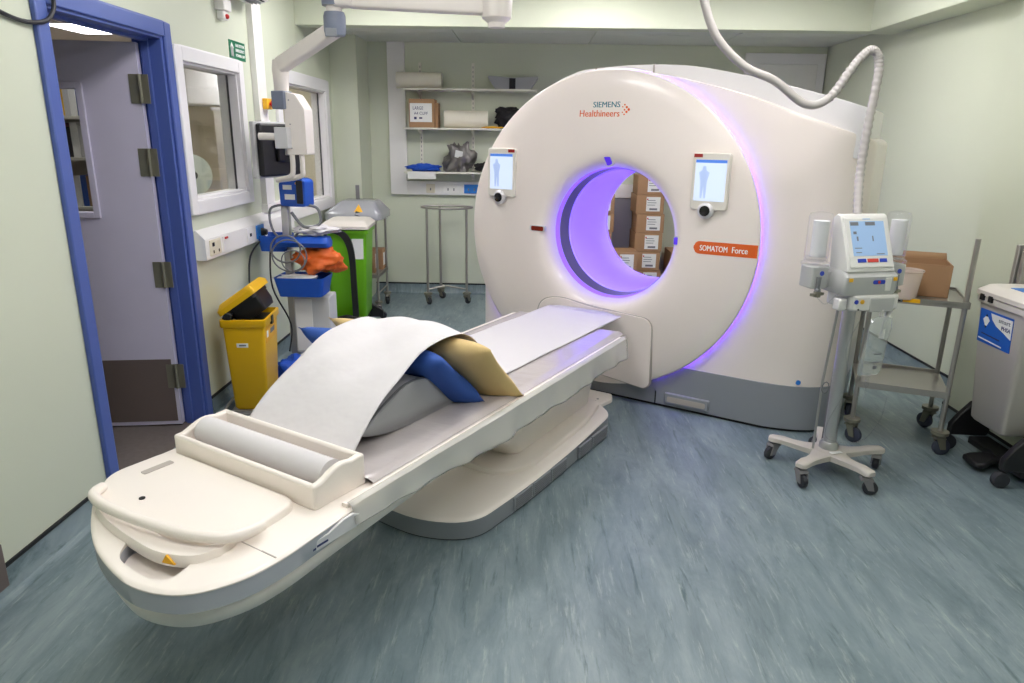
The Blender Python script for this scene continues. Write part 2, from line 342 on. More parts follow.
def lbox(a0, a1, t0, t1, z0, z1):
    return G().add([lp(a, t, z) for z in (z0, z1) for a, t in ((a0, t0), (a1, t0), (a1, t1), (a0, t1))], [(3, 2, 1, 0), (4, 5, 6, 7), (0, 1, 5, 4), (1, 2, 6, 5), (2, 3, 7, 6), (3, 0, 4, 7)])
lf = G()
for a0, a1, z0, z1 in ((0, .29, .008, 2.05), (.56, .80, .008, 2.05), (.29, .56, .008, 1.2), (.29, .56, 1.84, 2.05)):
    q = lbox(a0, a1, 0, .044, z0, z1); lf.add(q.v, q.f)
lf = lf.build('door_leaf', 'door_leaf', d)
lbox(.02, .78, -.003, -.0005, .03, .40).build('kick_plate', 'kick', lf)
q = G()
for a0, a1, z0, z1 in ((.275, .305, 1.185, 1.855), (.545, .575, 1.185, 1.855), (.305, .545, 1.185, 1.215), (.305, .545, 1.825, 1.855)):
    e = lbox(a0, a1, -.012, .056, z0, z1); q.add(e.v, e.f)
q.build('vision_frame', 'door_leaf', lf, bevel=.003)
lbox(.30, .55, .018, .026, 1.21, 1.83).build('vision_pane', 'glass', lf)
for z in (1.83, 1.47, .88, .30):
    q = G().box(LX-.115, LX-.055, 3.698, 3.704, z-.07, z+.07)
    e = lbox(.0, .05, -.004, -.0005, z-.07, z+.07); q.add(e.v, e.f)
    q.cyl((hx+.004, hy-.008, z-.07), (hx+.004, hy-.008, z+.07), .009, n=10)
    q.build('hinge', 'hinge_steel', d)

# windows
def window(name, y0, y1, z0, z1, label, fw=.095):
    o = bpy.data.objects.new(name, None); C.objects.link(o); struct(o, label)
    g = G(); x0, x1 = LX-.002, LX+.026
    g.box(x0, x1, y0-fw, y0, z0-fw, z1+fw).box(x0, x1, y1, y1+fw, z0-fw, z1+fw).box(x0, x1, y0, y1, z1, z1+fw).box(x0, x1, y0, y1, z0-fw, z0)
    g.build('window_frame', 'white_trim', o, bevel=.006)
    g = G(); e = .014
    g.box(LX-.11, LX+.008, y0, y0+e, z0, z1).box(LX-.11, LX+.008, y1-e, y1, z0, z1).box(LX-.11, LX+.008, y0+e, y1-e, z0, z0+e).box(LX-.11, LX+.008, y0+e, y1-e, z1-e, z1)
    g.build('window_lining', 'white_trim', o, bevel=.003)
    g = G(); f = .006; a, b, c_, d_ = y0+e, y1-e, z0+e, z1-e
    g.box(LX-.058, LX-.046, a, a+f, c_, d_).box(LX-.058, LX-.046, b-f, b, c_, d_)
    g.build('gasket', 'black_line', o)
    BX(LX-.056, LX-.048, a, b, c_, d_).build('pane', 'glass', o)
window('window_1', 3.927, 4.678, 1.257, 1.988, 'white framed control room window beside the blue door', .075)
window('window_2', 5.455, 6.645, 1.065, 1.995, 'larger white framed window behind the hanging monitor')

# things in the control room
t = thing('wall_cabinet', 'white wall cabinet seen through the window beside the door', 'cabinet', (-3.5, 7.7, 1.9))
BX(-.42, .32, -.15, .2, 0, .42).build('body', 'white_plastic', t, bevel=.004)
for a in (-.41, -.03): BX(a, a+.34, -.168, -.15, .01, .41).build('cabinet_door', 'white_plastic', t, bevel=.004)
t = thing('desk_fan', 'round pale desk fan behind the window beside the door', 'fan', (-2.71, 5.72, .776))
G().lathe([(.1, 0), (.1, .015), (.03, .03), (.012, .05), (.012, .40)], 20).build('stand', 'fan_grey', t)
fc = (0, -.02, .52); ff = lambda x, y, h: (fc[0]+x*.62+h*.78, fc[1]-h*.62+x*.78, fc[2]+y)
G().lathe([(.005, .05), (.16, .035), (.165, 0), (.16, -.03), (.005, -.045)], 28, ff).build('cage', 'fan_grey', t)
G().lathe([(.001, .056), (.03, .052), (.03, .03)], 16, ff).build('hub', 'black_plastic', t)
t = thing('desk', 'pale control room desk behind the windows', 'desk', (-2.75, 6.1, 0))
BX(-.5, .7, -.7, 1.4, .74, .775).build('desk_top', 'wood', t, bevel=.004)
for x, y in ((-.45, -.65), (.65, -.65), (-.45, 1.35), (.65, 1.35)): BX(x-.025, x+.025, y-.025, y+.025, 0, .74).build('leg', 'steel', t)
t = thing('partition_screen', 'pale grey upright partition seen through the window by the door', 'partition', (-3.05, 7.55, 0))
BX(-.22, .12, -.03, .03, .0, 1.85).build('panel', 'ctrl_grey', t); BX(-.24, .14, -.04, .04, 1.85, 1.88).build('rail', 'pale_grey', t)
t = thing('printer', 'pale office printer on the control room desk behind the window', 'printer', (-2.95, 6.75, .775))
G().loft([rr3 for rr3 in [[(x, y, z) for x, y in rrect(-a, a, -b, b, .03)] for a, b, z in ((.2, .2, 0), (.2, .2, .2), (.17, .17, .27))]]).build('body', 'pale_grey', t)
BX(-.15, .15, -.23, -.195, .05, .12).build('paper_tray', 'black_plastic', t)
t = thing('bookcase', 'open bookcase of files seen through the pane in the lilac door', 'bookcase', (-3.12, 4.95, 0))
BX(-.45, .4, .2, .23, 0, 2.1).build('back_panel', 'ctrl_grey', t)
for x in (-.45, .38): BX(x, x+.02, -.1, .2, 0, 2.1).build('side_panel', 'ctrl_grey', t)
zz = (.05, .5, 1.12, 1.45, 1.72, 2.06)
for z in zz: BX(-.43, .38, -.1, .2, z-.02, z).build('shelf', 'shelf', t)
for li, (z, row) in enumerate(((zz[2], ('red_tag', 'black_plastic', 'label_white', 'pillow_blue', 'cardboard')), (zz[3], ('cardboard', 'red_tag', 'black_plastic', 'label_white', 'pale_grey')), (zz[4], ('black_plastic', 'yellow', 'pale_grey', 'label_white', 'pillow_blue')))):
    x = -.13
    for mt in row:
        wd = random.uniform(.04, .06); hh = random.uniform(.19, .23)
        cn = {'yellow': 'yellow', 'label_white': 'white', 'black_plastic': 'black', 'pillow_blue': 'blue', 'red_tag': 'dark red', 'pale_grey': 'grey', 'cardboard': 'brown'}[mt]
        o = BX(0, wd-.003, 0, .18, 0, hh).build('box_file', mt, loc=(-3.12+x, 4.88, z+.0005), bevel=.002)
        tag(o, cn+' file on the '+('lower', 'middle', 'upper')[li]+' bookcase shelf seen through the door pane', 'file', 'files on the bookcase behind the door'); x += wd
# ------------------------------------------------------------------ CT scanner gantry (local frame: x along the face, y into the machine)
GO, GR = (.548, 4.333, 0), math.radians(-30.75)
gan = thing('ct_scanner_gantry', 'large cream ring shaped scanner with a round bore glowing purple', 'scanner', GO, GR)
OFF = .045      # the bore sits slightly off the centre of the round panel
BU, BZ, RD = -.100, 1.052, .962
def fv(u):   # plan curve of the housing front
    t = max(0, (u-.95)/.39); r = .020+.30*(1-math.sqrt(max(0, 1-min(1, t)**2)))
    t2 = max(0, (-.85-u)/.24); return r+.2*(1-math.sqrt(max(0, 1-min(1, t2)**2)))
def zb(u): return .10 if u < .55 else .10+.16*((u-.55)/.8)**1.3
top = [(1.337, 1.61), (1.322, 1.635), (1.265, 1.659), (.937, 1.776), (.666, 1.869), (.351, 1.951), (.15, 1.985)]
out = [(1.338, zb(1.36))]+[(1.338, z) for z in (.5, .8, 1.1, 1.4, 1.55)]
out += [tuple(p) for p in spline(top, 5)]
RO = .972
out += [(BU+RO*math.cos(math.radians(a)), BZ+RO*math.sin(math.radians(a))) for a in range(75, 181, 3)]
out += [(BU-RO, z) for z in (.9, .7, .5, .3)]+[(u, zb(u)) for u in (-1.03, -.8, -.5, -.2, .1, .4, .6, .84, 1.05, 1.2, 1.3)]
g = G(); rings = []
for t in (0, .25, .5, .7, .82, .9, .95, .985):
    ring = []
    for (u, z) in out:
        a = math.atan2(z-BZ, u-BU); iu, iz = BU+.78*math.cos(a), BZ+.78*math.sin(a)
        x, zz_ = iu+(u-iu)*t, iz+(z-iz)*t; ring.append((x, fv(x), zz_))
    rings.append(ring)
rings.append([(u, fv(u)+.004, z) for u, z in [(BU+(p[0]-BU)*.9975, BZ+(p[1]-BZ)*.9975) for p in out]])
rings.append([(u, fv(u)+.015, z) for u, z in out]); rings.append([(u, max(fv(u)+.02, .12), z) for u, z in out]); rings.append([(u, .80, z) for u, z in out])
rings.append([(BU+(u-BU)*.95, .85, BZ+(z-BZ)*.95) for u, z in out])
ring = []
for (u, z) in out:
    a = math.atan2(z-BZ, u-BU); ring.append((BU+OFF+.40*math.cos(a), .85, BZ+.40*math.sin(a)))
rings.append(ring)
g.loft(rings, caps=False).build('housing', 'cream', gan, ang=50)
# silver hood over the top
ho = [(1.30, 1.60), (1.30, 1.785), (1.262, 1.80), (1.02, 1.873), (.608, 1.977), (.313, 2.030), (-.013, 2.043), (-.33, 2.028)]
ho = [tuple(p) for p in spline(ho[1:], 5)]
ho += [(BU+1.005*math.cos(math.radians(a)), BZ+1.005*math.sin(math.radians(a))) for a in range(106, 196, 5)]
hi = []
for (u, z) in ho:
    a = math.atan2(z-BZ, u-BU); r = math.hypot(z-BZ, u-BU)-.20; q_ = max(0, min(1, (u-.1)/.5)); hi.append(((BU+r*math.cos(a))*(1-q_)+u*q_, (BZ+r*math.sin(a))*(1-q_)+(z-.26)*q_))
g = G(); n = len(ho)
g.loft([[(ho[i][0], .125, ho[i][1]), (ho[i][0], .72, ho[i][1]), (hi[i][0], .72, hi[i][1]), (hi[i][0], .125, hi[i][1])] for i in range(n)])
g.build('hood', 'silver', gan, bevel=.008)
for (u, z) in ((-.25, 2.032), (.12, 2.043)): BX(u-.003, u+.003, .118, .5, z-.07, z+.004).build('hood_seam', 'groove', gan)
#round front panel with the bore funnel: lathe about the bore axis
fl = lambda x, y, h: (BU+x+OFF*max(0, min(1, (.85-math.hypot(x, y))/.33)), h, BZ+y)
prof = [(.90, .0), (.940, .0), (.957, -.006), (RD, -.014), (.959, -.022), (.948, -.028), (.85, -.037), (.70, -.047), (.58, -.052), (.53, -.051), (.50, -.049), (.47, -.042), (.448, -.030), (.432, -.014), (.420, .006), (.411, .030), (.406, .055)]
G().open_lathe(prof, 160, fl).build('front_panel', 'cream', gan, ang=60)
G().open_lathe([(.396, .10), (.396, .225)], 128, fl).build('scan_window', 'scan_grey', gan)
G().open_lathe([(.400, .10), (.396, .10)], 96, fl).build('bore_seam', 'groove', gan)
G().open_lathe([(.396, .225), (.388, .230), (.388, .78), (.395, .82), (.42, .853)], 128, fl).build('bore_liner', 'liner', gan)
G().open_lathe([(.406, .055), (.402, .08), (.400, .10)], 128, fl).build('bore_light_ring', 'led', gan)
def arc_strip(a0, a1): return G().lathe([(.93, .017), (.951, .017), (.951, .006), (.93, .006)], 90, fl, math.radians(a0), math.radians(a1), close=True)
arc_strip(-66, 84).build('light_strip', 'led_outer', gan); arc_strip(100, 236).build('light_strip', 'led_outer', gan)
# plinth
pl = [(-.98, .02), (.98, .012)]+[(u, fv(u)-.005) for u in (1.05, 1.15, 1.22, 1.27, 1.30, 1.32, 1.33)]+[(1.33, .78), (-1.02, .78), (-1.02, .1)]
G().prism(pl, .018, .28).build('plinth', 'plinth', gan, ang=45)
G().prism([(u*.985, v+.012) for u, v in pl], 0, .02).build('plinth_shadow_gap', 'dark_gap', gan)  # black strip painted in for the shadow gap at the floor
for u in (.318,): BX(u-.002, u+.002, .004, .02, .02, .1).build('plinth_seam', 'dark_gap', gan)
hp = BX(.38, .66, -.004, .02, .036, .105).build('plinth_hatch', 'plinth', gan, bevel=.006)
G().prism(rrect(.40, .64, .05, .085, .012), -.0055, -.003, 'y').build('hatch_recess', 'groove', hp)
# docking panel where the table meets the gantry
dk = rpoly([(-.56, .22), (.27, .12), (.30, .15), (.29, .575), (.10, .588), (-.14, .598), (-.36, .640), (-.51, .60)], [.02, .02, .02, .07, .2, .2, .12, .10], 6)
G().prism(dk, -.0565, -.03, 'y').build('docking_groove', 'groove', gan)
dk2 = [(BU+.05+(u-BU-.05)*.982, .38+(z-.38)*.982) for u, z in dk]
G().prism(dk2, -.062, -.03, 'y').build('docking_panel', 'cream', gan, bevel=.003)
# two control panels with touch screens
def panel(x, z, lab):
    y0 = -.045
    b = G().prism(rrect(x-.105, x+.105, z-.155, z+.155, .022), y0-.022, y0+.01, 'y').build('control_panel', 'panel_shell', gan, bevel=.006); b['label'] = lab
    BX(x-.086, x+.086, y0-.0235, y0-.0215, z-.105, z+.118).build('screen', 'screen_white', b)
    BX(x-.086, x+.086, y0-.0242, y0-.0233, z+.102, z+.118).build('title_bar', 'screen_blue', b)
    fx = x-.035
    G().prism(rpoly([(fx-.016, z-.09), (fx-.006, z-.09), (fx, z-.02), (fx+.006, z-.09), (fx+.016, z-.09), (fx+.018, z+.0), (fx+.03, z+.05), (fx+.012, z+.06), (fx+.008, z+.085), (fx-.008, z+.085), (fx-.012, z+.06), (fx-.03, z+.05), (fx-.018, z)], .004, 2), y0-.0242, y0-.0233, 'y').build('patient_icon', 'icon', b)
    BX(x+.052, x+.1, y0-.0238, y0-.0215, z+.128, z+.147).build('red_tag', 'red_tag', b) if x < 0 else BX(x-.1, x-.052, y0-.0238, y0-.0215, z+.13, z+.149).build('red_tag', 'red_tag', b)
    kf = lambda a, c, h: (x-.01+a, y0-.02-h, z-.158+c)
    G().lathe([(.044, -.01), (.044, .012), (.036, .02), (.030, .022)], 28, kf).build('knob_ring', 'silver', b)
    G().lathe([(.029, .0), (.029, .026), (.012, .03), (.001, .031)], 24, kf).build('knob', 'knob_dark', b)
panel(-.81, 1.402, 'upright touch screen panel on the shelf side of the bore'); panel(.565, 1.402, 'upright touch screen panel above the orange stripe')
fc_ = lambda x, z, d: (x, -.0475-d, z)
def fface(r):  # panel depth at radius r
    for (r1, h1), (r0, h0) in zip(prof[4:], prof[5:]):
        if r0 <= r <= r1: return h0+(h1-h0)*(r-r0)/(r1-r0)
    return -.05
def fb(x, z, d):
    r = math.hypot(x-BU, z-BZ)
    for _ in range(4): r = math.hypot(x-BU-OFF*max(0, min(1, (.85-r)/.33)), z-BZ)
    return (x, fface(r)-d, z)
text('SIEMENS', 'teal', gan, 'lettering', -.180, -.008, 1.800, 1.832, fb, .0, .0016)
text('Healthineers', 'orange', gan, 'lettering', -.266, -.008, 1.748, 1.785, fb, .0, .0014)
dots = [(.008, .016, .004), (.020, .028, .005), (.020, 0, .005), (.008, -.014, .004), (.020, -.026, .005), (.033, .014, .007), (.033, -.012, .007), (.046, .001, .008)]
for dx, dz, r in dots:
    x, z = .002+dx, 1.786+dz; f0 = fb(x, z, 0)[1]
    G().cyl((x, f0-.001, z), (x, f0+.004, z), r, n=10).build('logo_dot', 'orange', gan)
band = G(); ub = [(.50+.352*i/30) for i in range(31)]
def hz(u): return .036*math.sqrt(max(0.02, 1-max(0, (.534-u)/.034)**2)) if u < .534 else .036
band.loft([[fb(u, 1.035-hz(u), .0014), fb(u, 1.035+hz(u), .0014), fb(u, 1.035+hz(u), -.004), fb(u, 1.035-hz(u), -.004)] for u in ub])
band.build('name_stripe', 'orange', gan)
fb2 = lambda x, z, d: fb(x, z, d+.0016)
text('SOMATOM', 'white_print', gan, 'lettering', .536, .690, 1.018, 1.050, fb2, .0, .0016)
text('Force', 'white_print', gan, 'lettering', .716, .800, 1.018, 1.052, fb2, .0, .0016)
def lens(x, z, sx, sz, mat, rot=0, rim=True):
    sx *= 1.0; pts = rrect(-sx, sx, -sz, sz, min(sx, sz)*.7, 4); c, s_ = math.cos(rot), math.sin(rot); y0 = fb(x, z, 0)[1]-.006
    pp = [(x+a*c-b*s_, z+a*s_+b*c) for a, b in pts]
    o = G().prism(pp, y0-.003, y0+.02, 'y').build('laser_window', mat, gan)
    if rim: G().prism([(x+(a-x)*1.25, z+(b-z)*1.25) for a, b in pp], y0-.0015, y0+.02, 'y').build('window_rim', 'pale_grey', o)
lens(-.538, 1.059, .045, .015, 'red_glass'); lens(-.068, 1.503, .018, .034, 'laser', .45); lens(.386, 1.056, .013, .022, 'laser')
f0 = fv(1.137)
G().cyl((1.137, f0-.0012, .305), (1.137, f0+.01, .305), .014, n=16).build('round_sticker', 'socket_blue', gan)

# ------------------------------------------------------------------ patient table (same axes as the gantry)
tab = thing('patient_table', 'long cream patient table of the scanner with a rounded free end', 'table', GO, GR)
TC = -.035
fo = spline([(.372, -2.6, 0), (.385, -2.80, 0), (.395, -2.98, 0), (.375, -3.10, 0), (.31, -3.20, 0), (.20, -3.245, 0), (.08, -3.24, 0), (-.08, -3.20, 0), (-.24, -3.12, 0), (-.35, -3.04, 0), (-.41, -2.93, 0), (-.43, -2.78, 0), (-.43, -2.6, 0)], 5)
base = rpoly([(-.40, -.36), (.10, -.36), (.235, -.48), (.275, -1.0), (.285, -1.5), (.265, -1.90), (.06, -2.01), (-.25, -2.0), (-.46, -1.85), (-.46, -.5)], [.1, .08, .1, .3, .25, .16, .12, .2, .15, .15], 6)
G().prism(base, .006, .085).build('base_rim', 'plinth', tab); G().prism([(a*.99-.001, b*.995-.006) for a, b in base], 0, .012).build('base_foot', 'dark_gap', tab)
inset = lambda p, d: [(TC+(a-TC)*(1-d/.33), -1.2+(b+1.2)*(1-d/.82)) for a, b in p]
g = G(); g.loft([[(a, b, .085) for a, b in base], [(a, b, .092) for a, b in inset(base, .006)], [(a, b, .098) for a, b in inset(base, .02)]]); g.build('base_cover', 'table_cream', tab)
for v0, v1 in ((-1.62, -1.46), (-1.45, -1.29), (-1.28, -1.12), (-.98, -.83), (-.82, -.62)):
    u0, u1 = .288-.012*((v0+1.55)/1), .288-.012*((v1+1.55)/1); u0 = min(u0, .283); u1 = min(u1, .282)
    p = G().add([(u0-.01, v0, .014), (u0+.004, v0, .014), (u1+.004, v1, .014), (u1-.01, v1, .014), (u0-.01, v0, .080), (u0+.004, v0, .080), (u1+.004, v1, .080), (u1-.01, v1, .080)], [(3, 2, 1, 0), (4, 5, 6, 7), (0, 1, 5, 4), (1, 2, 6, 5), (2, 3, 7, 6), (3, 0, 4, 7)]).build('foot_switch', 'plinth', tab, bevel=.004)
    g = G()
    for q in range(6): z = .022+q*.010; g.add([(u0+.004, v0+.01, z), (u0+.007, v0+.01, z), (u1+.007, v1-.01, z), (u1+.004, v1-.01, z), (u0+.004, v0+.01, z+.004), (u0+.007, v0+.01, z+.004), (u1+.007, v1-.01, z+.004), (u1+.004, v1-.01, z+.004)], [(3, 2, 1, 0), (4, 5, 6, 7), (0, 1, 5, 4), (1, 2, 6, 5), (2, 3, 7, 6), (3, 0, 4, 7)])
    g.build('ribs', 'label_grey', p)
low = rpoly([(-.30, -.40), (.13, -.40), (.20, -.75), (.215, -1.35), (.15, -1.52), (-.22, -1.52), (-.30, -1.3)], [.05, .06, .2, .14, .12, .12, .1], 6)
G().loft([[(a, b, .098) for a, b in low], [(a, b, .118) for a, b in low], [(a, b, .125) for a, b in inset(low, .012)]]).build('base_step', 'table_cream', tab)
# lift column: flares from the step to the underside of the frame
def ring(hu, v0, v1, z, r, cu=TC): return [(a, b, z) for a, b in rrect(cu-hu, cu+hu, v0, v1, r, 6)]
G().loft([ring(.17, -1.34, -.42, .12, .09), ring(.18, -1.42, -.42, .20, .09), ring(.20, -1.60, -.42, .29, .09), ring(.24, -1.95, -.41, .37, .09), ring(.29, -2.35, -.40, .425, .09), ring(.315, -2.6, -.40, .45, .09)]).sk().build('lift_column', 'table_cream', tab, ang=60)
# cantilevered frame, grey side band, deck
p0 = [(p.x-.004, p.y) for p in fo]+rpoly([(-.41, -2.0), (-.405, -.30), (.30, -.46), (.338, -2.0)], [0, .08, .10, 0], 6)[::1]
sc = lambda d, du=0: [(TC+(a-TC)*(1-d/.40), -1.7+(b+1.7)*(1-d/1.55)) for a, b in p0]
G().loft([[(a, b, .420) for a, b in sc(.09)], [(a, b, .426) for a, b in sc(.05)], [(a, b, .448) for a, b in sc(.024)], [(a, b, .500) for a, b in sc(.008)], [(a, b, .508) for a, b in sc(.010)]]).sk().build('frame_underside', 'table_cream', tab, ang=60)
sband = G().loft([[(a, b, .504) for a, b in sc(.006)], [(a, b, .508) for a, b in sc(.001)], [(a, b, .560) for a, b in sc(.0)], [(a, b, .5605) for a, b in sc(.004)]]).sk().build('side_band', 'band_grey', tab, ang=50)
# deck: full outline with a scooped recess at the free end
dk = G().loft([[(a, b, .5602) for a, b in sc(-.001)], [(a, b, .564) for a, b in sc(-.001)], [(a, b, .568) for a, b in sc(.004)], [(a, b, .570) for a, b in sc(.012)]])
deck = dk.sk().build('deck', 'table_cream', tab, ang=50)
cut = G().prism(rpoly([(-.02, -3.10), (.05, -3.205), (.19, -3.218), (.265, -3.195), (.235, -3.09), (.12, -3.04)], .05, 6), .525, .62).build('x', 'table_cream')
cut.location = GO; cut.rotation_euler.z = GR
bpy.context.view_layer.update()
for ob in (deck, sband):
    bo = ob.modifiers.new('recess', 'BOOLEAN'); bo.operation = 'DIFFERENCE'; bo.object = cut; bo.solver = 'EXACT'
    bpy.context.view_layer.update(); me = bpy.data.meshes.new_from_object(ob.evaluated_get(bpy.context.evaluated_depsgraph_get()))
    ob.modifiers.clear(); ob.data = me
    me.set_sharp_from_angle(angle=math.radians(50))
bpy.data.objects.remove(cut)
G().prism(rpoly([(-.03, -3.13), (.05, -3.225), (.20, -3.235), (.28, -3.205), (.245, -3.10), (.12, -3.05)], .05, 6), .521, .526).sk().build('recess_floor', 'table_cream', tab)
BX(.345, .40, -2.985, -2.981, .5105, .5715).build('deck_seam', 'groove', tab); BX(.10, .395, -2.985, -2.982, .568, .5706).build('deck_seam', 'groove', tab)
G().prism([(-2.98, .514), (-2.98, .548), (-2.80, .5475), (-2.74, .562), (-2.70, .563), (-2.66, .545), (-2.66, .514)], .388, .3985, 'x').build('side_grip', 'silver', tab, bevel=.003)
BX(.376, .3895, -2.64, -2.58, .52, .555).build('side_catch', 'silver', tab, bevel=.003)
for k_, (v, wd) in enumerate(((-2.955, .03), (-2.92, .012), (-2.90, .05), (-2.845, .04))): BX(.39, .3999, v, v+wd, .522+.004*(k_ % 2), .528+.004*(k_ % 2)).build('side_marking', 'ink', tab)
# lid panel with its handle at the free end
lid = rpoly([(TC-.335, -2.775), (TC+.285, -2.775), (TC+.31, -2.98), (.21, -3.075), (.05, -3.10), (-.12, -3.115), (-.27, -3.09), (TC-.335, -2.98)][::-1], .05, 6)
lo = G().loft([[(a, b, .567) for a, b in lid], [(a, b, .588) for a, b in lid], [(TC+(a-TC)*.985, -2.95+(b+2.95)*.98, .594) for a, b in lid], [(TC+(a-TC)*.95, -2.95+(b+2.95)*.93, .596) for a, b in lid]]).build('end_lid', 'table_cream', tab, ang=60)
hb = [(-.275, -3.055, .605), (-.225, -3.105, .617), (-.12, -3.125, .621), (.05, -3.112, .621), (.20, -3.082, .619), (.285, -3.02, .612), (.288, -2.93, .603)]
G().tube(spline(hb, 6), .0155, 12).build('lid_handle', 'table_cream', lo)
lip = [(-.20, -3.112), (-.10, -3.136), (.05, -3.150), (.16, -3.148), (.245, -3.112), (.275, -3.05)]
lp_ = spline([(a, b, 0) for a, b in lip], 6)
G().loft([[(p.x, p.y-.002, .592), (p.x, p.y-.009, .575), (p.x, p.y-.004, .558), (p.x-.01, p.y+.05, .558), (p.x-.01, p.y+.05, .592)] for p in lp_]).build('lid_lip', 'table_cream', lo, ang=60)
G().cyl((-.13, -3.02, .590), (-.13, -3.02, .5985), .009, n=14).build('lid_hole', 'dark_gap', lo)
G().prism(rrect(-.29, -.265, -2.93, -2.83, .006), .594, .5985).build('lid_groove', 'groove', lo)
wl = G().add([(.176, -3.1555, .570), (.214, -3.1455, .570), (.190, -3.151, .594), (.176, -3.150, .570), (.214, -3.140, .570), (.190, -3.146, .594)], [(0, 1, 2), (5, 4, 3), (0, 3, 4, 1), (1, 4, 5, 2), (2, 5, 3, 0)]).build('warning_triangle', 'hazard', lo)
# mattress pad in the cradle
def mt(i, j):
    u = TC-.374+.748*i; v = -2.56+(2.56-.50+.10*(1-i))*j; s_ = (i-.5)*2
    e = min(1, (1-abs(s_))/.06); return (u, v, .571+.012*math.sqrt(max(0, e))+.012*abs(s_)**3)
g = G().grid(mt, 30, 60); g.sk().build('mattress_pad', 'mattress', tab, ang=70)
for s_ in (-1, 1):
    G().prism(rrect(TC+s_*.385-.012, TC+s_*.385+.012, .563, .583, .006, 3), -2.70, -.56 if s_ > 0 else -.42, 'y').sk().build('side_rail', 'table_cream', tab)
# board tip by the gantry
G().loft([[(a, b, .552) for a, b in rrect(TC-.30, TC+.17, -.60, -.075, .08)], [(a, b, .578) for a, b in rrect(TC-.30, TC+.17, -.60, -.075, .08)], [(a, b, .586) for a, b in rrect(TC-.28, TC+.15, -.60, -.09, .08)]]).sk().build('board_tip', 'pale_grey', tab, ang=60)
G().prism(rpoly([(-.20, -.02), (.035, -.02), (.075, -.10), (.03, -.36), (-.20, -.36)], .02), .001, .03).build('dock_plate', 'table_cream', tab, bevel=.006)
for v in (-.16, -.2): G().cyl((-.0, v, .03), (-.0, v, .032), .008, n=8).build('bolt', 'caster_grey', tab)

def local_thing(o): o.location = GO; o.rotation_euler.z = GR; return o
# clear plastic cover hanging over the near side of the table
def fl_(i, j):
    v = -2.70+2.16*i; d = j*(.065+.06*min(1, i*2.5))
    w_ = .006*math.sin(v*9)+.005*math.sin(v*23)+.003*math.sin(v*41)
    return (.378+.008*j+w_*j, v, .588-d) if j > .06 else (.362+.016*j/.06, v, .5895)
o = local_thing(G().grid(fl_, 90, 10).sk().build('plastic_cover', 'film', solid=.0012)); tag(o, 'clear plastic cover hanging over the long near edge of the patient table', 'cover')

# paper roll dispenser across the table
h = thing('paper_roll_tray', 'cream open tray holding a paper roll across the patient table', 'tray', GO, GR)
HU0, HU1, HV0, HV1, HZ = -.362, .308, -2.765, -2.555, .571
BX(HU0, HU1, HV0, HV1, HZ, HZ+.018).build('tray_floor', 'table_cream', h, bevel=.004)
BX(HU0, HU1, HV0, HV0+.022, HZ, HZ+.076).build('tray_front', 'table_cream', h, bevel=.008, seg=3); BX(HU0, HU1, HV1-.02, HV1, HZ, HZ+.102).build('tray_back', 'table_cream', h, bevel=.008, seg=3)
ep = [(HV0, HZ), (HV1, HZ), (HV1, HZ+.102), (HV1-.03, HZ+.101)]+[(HV1-.04-.12*t, HZ+.096+.014*math.sin(PI*t)-.010*t) for t in (.1, .25, .4, .55, .7, .85, 1)]+[(HV0+.03, HZ+.078), (HV0, HZ+.076)]
for x in (HU0, HU1-.025): G().prism(ep, x, x+.025, 'x').build('tray_end', 'table_cream', h, bevel=.007, seg=3)
r_ = local_thing(G().lathe([(.018, 0), (.048, 0), (.048, .60), (.018, .60)], 36, lambda x, y, z: (-.325+z, -2.665+x, HZ+.066+y), close=True).build('paper_roll', 'paper', ang=50)); tag(r_, 'white paper roll lying in the cream tray on the table', 'paper roll')

# knee wedge, pillows, paper sheet
wp = [(-2.40, .630), (-2.37, .648), (-2.28, .694), (-2.15, .742), (-2.03, .735), (-1.93, .702), (-1.85, .655), (-1.80, .608), (-1.79, .598), (-1.86, .586), (-2.0, .583), (-2.15, .584), (-2.27, .592), (-2.36, .612)]
kw = thing('knee_wedge', 'grey moulded knee support under the paper sheet', 'cushion', GO, GR)
wps = [tuple(p)[:2] for p in spline([(a, b, 0) for a, b in wp], 4, True)]
def wr(s_, u): return [(u, -2.1+(a+2.1)*s_, .65+(b-.65)*s_) for a, b in wps]
G().loft([wr(.95, -.365), wr(.985, -.36), wr(1, -.345), wr(1, .125), wr(.985, .137), wr(.95, .142)]).build('cushion', 'wedge', kw, ang=60)
G().tube([(.129, -2.1+(a+2.1)*1.004, .65+(b-.65)*1.01) for a, b in wps[2:34]], .005, 6).build('piping', 'wedge_dark', kw)
G().add([(.143, -1.90, .622), (.143, -1.865, .622), (.143, -1.878, .652), (.1455, -1.90, .622), (.1455, -1.865, .622), (.1455, -1.878, .652)], [(0, 2, 1), (3, 4, 5), (0, 1, 4, 3), (1, 2, 5, 4), (2, 0, 3, 5)]).build('warning_triangle', 'hazard', kw)
def pillow(name, mat, label, c, L, H, T, tilt, yaw, droop=0):
    def side(sg):
        def f(i, j):
            x, y = i*2-1, j*2-1; px = 1-.07*(1-y*y)*0-.05*(1-abs(x)**3)*0
            xx = x*L/2*(1-.06*(1-y*y)); yy = y*H/2*(1-.10*(1-x*x)*1)
            th = T/2*(max(0, 1-x**4)**.6)*(max(0, 1-y**4)**.6)*(1+.06*math.sin(5*x+3*y))
            return (xx, yy, sg*th+droop*x*x)
        return f
    g = G(); g.grid(side(1), 28, 20); g.grid(side(-1), 28, 20); o = g.build(name, mat, ang=180)
    m = Matrix.Rotation(GR, 4, 'Z'); m.translation = GO
    o.matrix_world = m@Matrix.Translation(c)@Matrix.Rotation(yaw, 4, 'Z')@Matrix.Rotation(tilt, 4, 'X'); tag(o, label, 'pillow', 'pillows on the patient table'); return o
